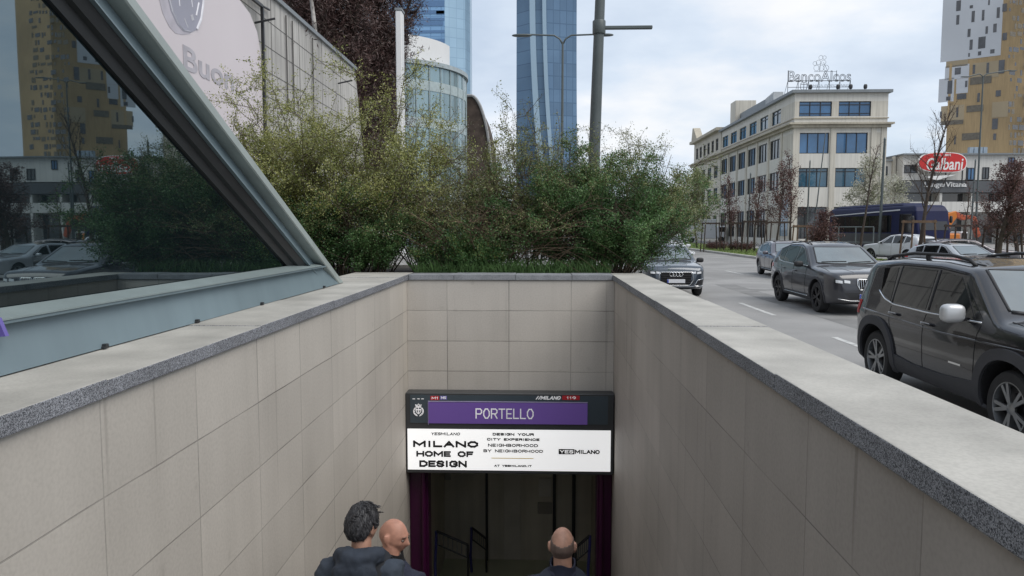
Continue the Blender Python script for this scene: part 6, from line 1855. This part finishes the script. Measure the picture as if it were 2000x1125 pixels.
    # --- hair
    if hair:
        rg = np.random.default_rng(seed)
        n, m = 96, 64
        g = []
        for i in range(m + 1):
            la = -math.pi / 2 + math.pi * (i + .001) / (m + .002)
            row = []
            for j in range(n + 1):
                lo = 2 * math.pi * j / n
                row.append((la, lo))
            g.append(row)
        def edge(lo):            # lowest latitude covered, by direction (front = pi/2)
            a_ = abs((lo - math.pi * 1.5 + math.pi) % (2 * math.pi) - math.pi)      # 0 at the back
            if hair == 'full':
                return float(np.interp(a_, [0, .9, 1.25, 1.5, 1.9, 2.25, 3.15], [-.62, -.55, -.20, .12, -.05, .45, .62]))
            return float(np.interp(a_, [0, .9, 1.25, 1.5, 1.9, 2.2, 3.15], [-.55, -.5, -.2, .1, -.02, .5, .6]))
        def thick(la, lo):
            e = la - edge(lo)
            if hair == 'full':
                th = .017 * min(1, max(0, e) / .22) + .013 * max(0, math.sin(la)) ** 1.5
                th += .0022 * math.sin(lo * 23 + la * 5) + .0022 * math.sin(lo * 11 - la * 9) + .004 * math.sin(lo * 5 + 1) * max(0, math.sin(la))
                return max(.0035, th) if e > 0 else -.006
            top_ = 1.03
            lim = float(np.interp(abs((lo - math.pi * 1.5 + math.pi) % (2 * math.pi) - math.pi), [0, 1.0, 1.6, 3.15], [.22, .36, .55, .2]))
            return .0030 if 0 < e and la < lim else -.006
        mb_ = MB().grid([[place @ head_pt(la, lo, thick(la, lo)) for la, lo in row] for row in g])
        mb_.build('hair', M_hair if hair == 'full' else M_stub, t, local=True, smooth=True)
        if hair == 'full':
            tf = MB()
            for q in range(46):
                la = rg.uniform(.35, 1.35); lo = rg.uniform(0, 2 * math.pi)
                p0 = head_pt(la, lo, .024); 
                sweep = Vector((.030 + rg.uniform(0, .02), .012, -.004 + rg.uniform(-.012, .012)))
                p1 = head_pt(la, lo, .034) + sweep * .5; p2 = head_pt(la, lo, .028) + sweep
                tf.tube([place @ p0, place @ p1, place @ p2], [.0035 * k, .003 * k, .0008 * k], 5)
            for q in range(700):
                lo = rg.uniform(0, 2 * math.pi); la = rg.uniform(edge(lo) + .06, 1.45)
                dl, dn = rg.normal() * .10 + .05, rg.uniform(.16, .32)
                pts = [place @ head_pt(max(la - dn * u, edge(lo) - .05), lo + dl * u, thick(la - dn * u * .9, lo) + .0015 + .004 * math.sin(math.pi * u) * rg.uniform(.3, 1)) for u in (0, .5, 1)]
                tf.tube(pts, [.0016 * k, .0015 * k, .0006 * k], 4)
            tf.build('hair_tufts', M_hair, t, local=True, smooth=True)
    return t
def tread(y): # height of the stair tread at y
    return 0.15 - 0.16 * (math.floor((y - 1.2) / 0.32) + 1)
person('grey haired man seen from behind in a slate blue hooded jacket with shoulder strap', (-1.01, 4.05, tread(4.05)), 1.69, R(-2), R(-24), M_navyj, hair='full', hood=M_hood, strap=True, seed=3, head_tilt=R(-3))
person('bald man in profile facing right, walking beside the grey haired man', (-0.965, 4.6, tread(4.6)), 1.725, R(-25), R(-82), M_navyj2, skin=M_skin2, collar=M_ucoll, seed=5, head_tilt=R(-6))
person('balding man with shaved head and navy rucksack seen from behind at the right', (0.16, 4.45, tread(4.45)), 1.74, R(2), R(-6), M_navyj2, hair='shaved', pack=True, collar=M_navyj2, seed=7, head_tilt=R(-4))
# ================================================================ PLANTS
ZS = 1.375
tag(MB().box(-11.9, 1.335, 9.585, 12.9, 0.004, ZS).build('planter_soil', M_soil), kind='structure')
M_twig = mat('shrub_twig', (0.085, 0.062, 0.042), 0.9, var=0.3, scale=8)
M_twigb = mat('bare_brown_twig', (0.13, 0.092, 0.06), 0.9, var=0.3, scale=8)
M_lf_yel = leaf_mat('yellow_green_leaf', (0.135, 0.169, 0.038), (0.257, 0.277, 0.074), (0.446, 0.432, 0.176))
M_lf_oli = leaf_mat('olive_leaf', (0.077, 0.098, 0.031), (0.154, 0.175, 0.059), (0.322, 0.329, 0.154))
M_lf_grn = leaf_mat('deep_green_leaf', (0.029, 0.072, 0.023), (0.058, 0.137, 0.039), (0.156, 0.26, 0.091))
M_lf_pale = leaf_mat('pale_grey_green_leaf', (0.14, 0.15, 0.09), (0.25, 0.25, 0.17), (0.45, 0.44, 0.38))
M_flower = leaf_mat('white_blossom', (0.5, 0.5, 0.46), (0.62, 0.61, 0.6), (0.75, 0.74, 0.74), .15)

def shrub(label, cx, cy, rx, ry, h, seed, sets, nstem=34, twigs=9, subs=4, name='shrub', zb=ZS, spread=.55, droop=-.03, m_tw=None, tw_r=.008, low_fill=.5, top_sparse=1.0, group=None, lean=(0, 0)):
    """sets: (material, part name, leaf count, size, height window lo..hi in 0..1)"""
    rng = np.random.default_rng(seed)
    t = thing(name, label, 'shrub' if name == 'shrub' else 'plant', (cx, cy, zb), group=group)
    st = MB()
    segs = []
    for i in range(nstem):
        a = rng.uniform(0, 2 * math.pi); q = math.sqrt(rng.uniform(0, 1))
        b = np.array([cx + rx * .55 * q * math.cos(a), cy + ry * .55 * q * math.sin(a), zb])
        out = np.array([math.cos(a) * q * spread + lean[0], math.sin(a) * q * spread * .7 + lean[1], 1.0])
        ln = h * rng.uniform(.55, 1.06) * (1 - .25 * q)
        main = wander(rng, b, out, ln, 8, .10, droop)
        rr = tw_r * rng.uniform(.8, 1.5)
        st.tube(main, np.linspace(rr, rr * .35, 9), 4, caps=False)
        segs.append(main[2:])
        for k in range(twigs):
            u = rng.uniform(.15, 1.0)
            idx = u * 8; i0 = min(int(idx), 7)
            p = main[i0] + (main[i0 + 1] - main[i0]) * (idx - i0)
            aa = rng.uniform(0, 2 * math.pi)
            d = np.array([math.cos(aa), math.sin(aa), rng.uniform(-.1, .9)])
            tw = wander(rng, p, d, h * rng.uniform(.14, .32) * (1.15 - .5 * u), 5, .16, .02)
            st.tube(tw, np.linspace(rr * .5, rr * .18, 6), 3, caps=False)
            segs.append(tw)
            for s_ in range(subs):
                j = rng.integers(1, 5)
                d2 = (tw[j] - tw[j - 1]); d2 = d2 / np.linalg.norm(d2) + rng.normal(size=3) * .7
                sb = wander(rng, tw[j], d2, h * rng.uniform(.05, .12), 3, .15, .02)
                st.tube(sb, [rr * .25, rr * .2, rr * .16, rr * .1], 3, caps=False)
                segs.append(sb)
    st.build('stems', m_tw or M_twig, t, smooth=True)
    P0 = np.concatenate([s_[:-1] for s_ in segs]); P1 = np.concatenate([s_[1:] for s_ in segs])
    lens = np.linalg.norm(P1 - P0, axis=1)
    for mtl, nm, n, size, lo, hi in sets:
        zc = ((P0 + P1)[:, 2] / 2 - zb) / h
        w = lens * np.where((zc >= lo) & (zc <= hi), 1.0, .02)
        pick = rng.choice(len(P0), n, p=w / w.sum())
        u = rng.uniform(0, 1, n)[:, None]
        c = P0[pick] * (1 - u) + P1[pick] * u + rng.normal(size=(n, 3)) * size * 1.25
        # fine clumping so that light shows through in patches
        ph = np.sin(c[:, 0] * 9.1 + seed) + np.sin(c[:, 2] * 8.3 + c[:, 1] * 3.1) + np.sin(c[:, 0] * 4.0 - c[:, 2] * 5.2)
        keep = (ph + rng.normal(size=n) * .9) > (-1.1 * top_sparse)
        c = c[keep]
        c[:, 2] = np.maximum(c[:, 2], zb + .01)
        tint = np.clip(.5 + .22 * ph[keep] * .5 + rng.normal(size=len(c)) * .22, 0, 1)
        leaves(nm, c, size, mtl, t, rng, tint, aspect=.55)
    return t

shrub('tall yellow-green shrub with white specks, rising behind the sloping steel beam', -4.35, 10.6, 1.15, .8, 2.85, 1, [(M_lf_yel, 'foliage', 100000, .027, .25, 1.2), (M_lf_oli, 'undergrowth', 30000, .028, .1, .6), (M_lf_grn, 'low_leaves', 22000, .027, 0, .35), (M_flower, 'blossom', 13000, .016, .2, .8)], 58, 10, 4)
shrub('tallest yellow-green shrub with airy top, in front of the concrete wall end', -2.75, 10.7, 1.2, .85, 3.2, 2, [(M_lf_yel, 'foliage', 115000, .027, .25, 1.2), (M_lf_oli, 'undergrowth', 34000, .028, .1, .65), (M_lf_grn, 'low_leaves', 24000, .027, 0, .35), (M_flower, 'blossom', 17000, .016, .15, .75)], 64, 10, 4)
shrub('deep green bushy shrub at the inner corner of the left parapet', -2.6, 10.05, 1.05, .35, 1.2, 3, [(M_lf_grn, 'foliage', 60000, .027, 0, 1.2), (M_lf_oli, 'olive_shoots', 14000, .024, .5, 1.2)], 48, 9, 3, low_fill=1)
shrub('sparse grey-green twiggy shrub in front of the round glass building', -1.45, 10.9, .75, .6, 2.5, 4, [(M_lf_pale, 'foliage', 13000, .019, .25, 1.2), (M_lf_oli, 'undergrowth', 22000, .027, 0, .5)], 36, 9, 4, m_tw=M_twigb)
shrub('tangled brown arching shrub with few leaves, left of the middle of the end wall', -.62, 10.35, .85, .5, 1.75, 5, [(M_lf_oli, 'foliage', 11000, .023, .35, 1.2), (M_lf_grn, 'undergrowth', 17000, .026, 0, .45)], 52, 10, 3, droop=-.10, spread=1.0, m_tw=M_twigb, tw_r=.009)
shrub('tall olive shrub with feathery top, in front of the deep blue skyscraper', -.12, 11.0, .9, .7, 2.6, 6, [(M_lf_oli, 'foliage', 52000, .026, .18, 1.2), (M_lf_grn, 'undergrowth', 22000, .027, 0, .6)], 46, 9, 4)
shrub('dense dark green shrub overhanging the right corner of the end wall', 0.92, 10.55, .92, .62, 2.0, 7, [(M_lf_grn, 'foliage', 140000, .028, 0, 1.2), (M_lf_oli, 'olive_shoots', 13000, .024, .6, 1.2)], 64, 10, 4, spread=.75)
shrub('thin shrub with long bare sprays above the dense dark green shrub', 1.25, 11.3, .65, .5, 2.65, 8, [(M_lf_oli, 'foliage', 9500, .023, .45, 1.3), (M_lf_grn, 'undergrowth', 12000, .026, 0, .6)], 24, 8, 4, spread=.7)
shrub('ragged olive shrub trailing past the outer edge of the right parapet', 1.28, 10.8, .22, .4, 1.75, 9, [(M_lf_oli, 'foliage', 20000, .025, .42, 1.2), (M_lf_grn, 'undergrowth', 8000, .025, .3, .75)], 26, 9, 4, spread=.25, lean=(.42, 0))
shrub('low green leafy shrub along the left half of the end wall coping', -1.1, 9.95, .75, .25, .62, 10, [(M_lf_grn, 'foliage', 30000, .027, 0, 1.2), (M_lf_yel, 'shoots', 3500, .022, .4, 1.2)], 40, 7, 3)
# long thin canes reaching out of the shrubs
rng = np.random.default_rng(77)
cn_t = thing('bramble_cane', 'long arching bare brown canes lying across the middle of the shrubs', 'plant', (.1, 10.0, ZS))
mb = MB()
for i in range(44):
    p = (rng.uniform(-.9, .35), rng.uniform(9.85, 10.3), ZS + rng.uniform(.05, .75))
    q = wander(rng, p, (rng.uniform(.2, 1), rng.uniform(-.25, .1), rng.uniform(.1, .7)), rng.uniform(.6, 1.3), 9, .09, -.11)
    mb.tube(q, np.linspace(.0065, .002, 10), 4, caps=False)
mb.build('canes', M_twigb, cn_t, smooth=True)
# grass tufts at the coping
n = 5200
gx = rng.uniform(-1.6, .95, n); gy = rng.uniform(9.62, 9.95, n)
gm_ = MB()
for i in range(0, n, 2):
    a = rng.uniform(0, 6.28); h = rng.uniform(.06, .26); w = .004
    dx, dy = math.cos(a) * w, math.sin(a) * w; lx, ly = rng.normal() * h * .45, rng.normal() * h * .3
    gm_.add([(gx[i] - dx, gy[i] - dy, ZS), (gx[i] + dx, gy[i] + dy, ZS), (gx[i] + lx * .4 + dx, gy[i] + ly * .4 + dy, ZS + h * .6), (gx[i] + lx, gy[i] + ly, ZS + h), (gx[i] + lx * .4 - dx, gy[i] + ly * .4 - dy, ZS + h * .6)], [(0, 1, 2, 3, 4)])
tag(gm_.build('planter_grass', mat('tuft_green', (0.055, 0.115, 0.03), .8, var=.4, scale=9)), kind='stuff')

# ---------------------------------------------------------------- trees
M_bark = mat('brown_bark', (0.060, 0.045, 0.036), 0.95, var=0.3, scale=6, bump=.4, bscale=30)
M_birch = mat('birch_bark', (0.36, 0.34, 0.32), 0.8, var=0.45, scale=2.5, bump=.2)
M_lf_red = leaf_mat('red_brown_leaf', (0.05, 0.022, 0.02), (0.10, 0.045, 0.04), (0.19, 0.10, 0.085))
M_lf_rus = leaf_mat('dull_russet_spray', (0.036, 0.02, 0.018), (0.075, 0.042, 0.037), (0.135, 0.08, 0.072), .1)
M_lf_lgt = leaf_mat('spring_leaf', (0.10, 0.13, 0.05), (0.20, 0.23, 0.09), (0.40, 0.41, 0.26))
M_lf_bls = leaf_mat('cream_blossom', (0.22, 0.23, 0.13), (0.40, 0.40, 0.30), (0.60, 0.59, 0.53))
def tree(label, x, y, h, crown, seed, m_leaf, nleaf, size, clear=.3, limbs=16, twigs=10, upright=.8, bark=None, name='tree', r0=None, group=None, z0=0.0, sub=3, aspect=.6, jitter=1.4):
    rng = np.random.default_rng(seed)
    t = thing(name, label, 'tree', (x, y, z0), group=group)
    r0 = r0 or .011 * h + .02
    tr = MB()
    trunk = wander(rng, (x, y, z0), (rng.normal() * .03, rng.normal() * .03, 1), h * .96, 10, .045, .02)
    tr.tube(trunk, np.linspace(r0, r0 * .18, 11), 10)
    tr.build('trunk', bark or M_bark, t, smooth=True)
    br = MB(); segs = []
    for i in range(limbs):
        u = clear + (1 - clear) * (i + rng.uniform(0, .9)) / limbs
        k = u * 10; i0 = min(int(k), 9)
        p = trunk[i0] + (trunk[i0 + 1] - trunk[i0]) * (k - i0)
        a = i * 2.4 + rng.normal() * .4
        d = np.array([math.cos(a), math.sin(a), upright + rng.normal() * .2])
        ln = crown * (1.15 - .75 * (u - clear) / (1 - clear)) * rng.uniform(.7, 1.15) * math.sqrt(1 + upright ** 2) * .8
        l_ = wander(rng, p, d, ln, 6, .10, .03)
        rr = r0 * .34 * (1.1 - .5 * u)
        br.tube(l_, np.linspace(rr, rr * .25, 7), 5, caps=False)
        segs.append(l_[1:])
        for q in range(twigs):
            j = rng.integers(1, 7)
            d2 = d * .5 + rng.normal(size=3) * .75; d2[2] += .25
            tw = wander(rng, l_[j], d2, ln * rng.uniform(.22, .5), 4, .14, .03)
            br.tube(tw, np.linspace(rr * .35, rr * .1, 5), 3, caps=False); segs.append(tw)
            for _ in range(sub):
                jj = rng.integers(1, 5)
                sb = wander(rng, tw[jj], d2 + rng.normal(size=3) * .7, ln * rng.uniform(.08, .2), 2, .12, .03)
                br.tube(sb, [rr * .16, rr * .1, rr * .06], 3, caps=False); segs.append(sb)
    br.build('limbs', bark if bark is not None and bark != M_birch else M_bark, t, smooth=True)
    if nleaf:
        P0 = np.concatenate([s_[:-1] for s_ in segs]); P1 = np.concatenate([s_[1:] for s_ in segs])
        w = np.linalg.norm(P1 - P0, axis=1)
        pick = rng.choice(len(P0), nleaf, p=w / w.sum()); u = rng.uniform(0, 1, nleaf)[:, None]
        c = P0[pick] * (1 - u) + P1[pick] * u + rng.normal(size=(nleaf, 3)) * size * jitter
        ph = np.sin(c[:, 0] * 2.6 / max(.4, crown * .4) + seed) + np.sin(c[:, 2] * 2.1 / max(.4, crown * .4))
        leaves('crown', c, size, m_leaf, t, rng, np.clip(.5 + ph * .15 + rng.normal(size=nleaf) * .2, 0, 1), aspect=aspect)
    return t
# brown leafless grove behind the concrete wall
i = 0
gl_ = 'dark russet leafless tree of the grove behind the concrete wall'
for (px, Y, h, cr) in ((560, 54, 25, 3.4), (596, 57, 27, 3.6), (632, 55, 27, 3.6), (664, 58, 29, 3.6), (694, 56, 27, 3.0), (722, 60, 26, 2.6), (535, 46, 21, 3.0), (505, 38, 19, 2.6), (668, 62, 27, 3.0), (698, 63, 26, 2.3), (540, 60, 26, 3.6), (648, 63, 28, 3.6), (585, 66, 28, 3.8), (684, 66, 28, 3.6)):
    q = at(px, 440, Y)
    tree(gl_, q.x - (1.2 if Y < 50 else 0), Y, h, cr, 100 + i, M_lf_rus, 21000, .38, .06, 58, 9, 1.5, name='leafless_tree', group='dark russet leafless trees of the grove', sub=3, aspect=.16, jitter=1.0)
    i += 1
q = at(641, 60, 51.5)
tree('pale birch trunk standing out against the dark russet grove', q.x, 51.5, 24, 1.4, 140, M_lf_rus, 900, .2, .75, 10, 6, 1.4, bark=M_birch, name='birch_tree', r0=.33)
# street trees beyond the road
M_wood = mat('stake_wood', (0.13, 0.085, 0.055), 0.9, var=.25, scale=4)
M_woodd = mat('dark_stake_wood', (0.05, 0.035, 0.028), 0.9, var=.25, scale=4)
def stakes(label, px, Y, w, h, m):
    q = at(px, 450, Y)
    t = thing('tree_stakes', label, 'tree guard', (q.x, Y, .15), group=None)
    for sx in (-1, 1):
        for sy in (-1, 1):
            MB().tube([(q.x + sx * w * .56, Y + sy * w * .5, .0), (q.x + sx * w * .45, Y + sy * w * .42, h)], .05, 8).build('stake', m, t, smooth=True, angle=40)
    for sy in (-1, 1):
        MB().box(q.x - w * .52, q.x + w * .52, Y + sy * w * .42 - .07, Y + sy * w * .42 + .07, h - .16, h - .03).build('cross_rail', m, t)
tree('light green young tree at the left end of the far verge', at(1362, 450, 74).x, 74, 7.6, 2.3, 21, M_lf_lgt, 9000, .16, .3, 20, 9, .7)
tree('light green bush-like tree half hidden by the ragged olive shrub', at(1337, 450, 62).x, 62, 6.6, 1.5, 22, M_lf_lgt, 4500, .15, .2, 18, 8, .7)
for lab, px, Y, h, cr, sd, n in (('slender russet young tree nearest the green verge tree', 1428, 66, 6.4, 1.0, 23, 1900), ('russet young tree in front of the dark shop window', 1474, 62, 6.2, 1.0, 24, 1500),
                                ('two-headed russet young tree at the corner of the cream building', 1517, 58, 7.0, 1.1, 25, 2600), ('slim russet young tree touching the corner pilaster', 1543, 60, 8.2, .9, 26, 1500)):
    tree(lab, at(px, 450, Y).x, Y, h, cr, sd, M_lf_red, n, .12, .3, 18, 8, 1.3, r0=.09)
tree('round russet bush-like tree in front of the left end of the coach', at(1603, 450, 50).x, 50, 3.1, 1.35, 27, M_lf_red, 6500, .10, .12, 20, 9, .6)
tree('cream blossoming tree behind the coach roof', at(1690, 450, 76).x, 76, 8.8, 2.6, 28, M_lf_bls, 6500, .17, .25, 22, 9, .8)
tree('cream blossoming tree right of the cream building, behind the dark pole', at(1745, 450, 82).x, 82, 7.8, 1.9, 29, M_lf_bls, 3000, .16, .3, 18, 8, .8)
tree('tall thin bare tree in front of the red lozenge sign', at(1797, 450, 41).x, 41, 8.7, 1.15, 30, M_lf_red, 350, .07, .30, 22, 7, 2.2, r0=.12)
tree('russet budding tree at the right edge, nearer the road', at(1952, 450, 36).x, 36, 5.1, 1.5, 31, M_lf_red, 8500, .075, .25, 22, 10, .8, r0=.13)
tree('russet budding tree at the right edge, further back by the excavator', at(1990, 450, 40).x, 40, 5.6, 1.6, 32, M_lf_red, 7500, .08, .2, 22, 10, .8, r0=.12)
tree('slim dark sapling in front of the excavator', at(1876, 450, 46).x, 46, 5.2, .5, 33, M_lf_red, 160, .07, .5, 10, 5, 1.6, r0=.07)
tree('slim bare sapling in front of the blue coach side', at(1678, 450, 47).x, 47, 7.5, .7, 34, M_lf_red, 120, .07, .55, 12, 6, 1.6, r0=.09)
for lab, px, Y, w, h, m in (('dark wooden stakes round the green verge tree', 1388, 66, 1.3, 2.6, M_woodd), ('dark wooden stakes round the slender russet tree', 1428, 64.5, 1.4, 2.6, M_woodd), ('dark wooden stakes round the tree by the shop window', 1474, 60.5, 1.5, 2.7, M_woodd),
                            ('dark wooden stakes round the two-headed russet tree', 1519, 56.5, 1.5, 2.6, M_woodd), ('tall brown stakes round the thin bare tree, beside the white estate', 1794, 41, 1.25, 2.5, M_wood),
                            ('dark stakes round the slim sapling by the excavator', 1876, 46, 1.3, 2.3, M_woodd), ('dark stakes under the right edge trees', 1958, 36.8, 1.2, 2.2, M_woodd), ('brown stakes left of the russet round bush', 1567, 52, 1.0, 2.3, M_wood)):
    stakes(lab, px, Y, w, h, m)
for lab, px, Y, rx, h, sd in (('low dark brown hedge plant on the verge beside the kerb', 1400, 70, 1.6, .9, 51), ('low dark brown hedge plant below the shop window', 1450, 66, 1.8, 1.0, 52), ('low dark brown hedge plant below the corner pilaster', 1512, 61, 1.9, 1.0, 53), ('low russet hedge plant behind the dark grey crossover', 1575, 55, 1.9, 1.1, 54)):
    q = at(px, 450, Y)
    shrub(lab, q.x, Y, rx, .9, h, sd, [(M_lf_red, 'foliage', 5200, .085, 0, 1.2)], 34, 7, 2, name='hedge_plant', zb=.14, tw_r=.012)
# railing in front of the coach
q0, q1 = at(1545, 450, 56), at(1706, 450, 51)
t = thing('railing', 'long thin grey railing in front of the coach', 'railing', ((q0.x + q1.x) / 2, (q0.y + q1.y) / 2, 0))
for z_ in (.55, 1.1, 2.15):
    MB().tube([(q0.x, q0.y, z_), (q1.x, q1.y, z_)], .035, 8).build('rail', M_zinc, t, smooth=True, angle=40)
for u in np.linspace(0, 1, 6):
    p = q0.lerp(q1, u)
    MB().tube([(p.x, p.y, 0), (p.x, p.y, 2.14)], .045, 8).build('post', M_zinc, t, smooth=True, angle=40)
# pale hoarding and a lorry shape far down the street
q = at(1372, 470, 112)
t = thing('white_van', 'white box van far down the street beside the cream building', 'van', (q.x, 112, 0))
MB().box(q.x - 2.4, q.x + 2.0, 112, 114.3, .6, 3.5).build('cargo_box', M_whitep, t, bevel=.08)
MB().box(q.x + 2.03, q.x + 3.6, 112.1, 114.2, .6, 2.5).build('cab', M_whitep, t, bevel=.25, seg=2)
MB().box(q.x + 2.5, q.x + 3.3, 112.05, 112.12, 1.6, 2.3).build('cab_window', M_carglass, t)
for x in (-1.6, 2.8): MB().lathe([(.2, -.12), (.44, -.12), (.44, .12), (.2, .12)], 18, 'y', (q.x + x, 112.15, .45)).build('wheel', M_tyre, t)
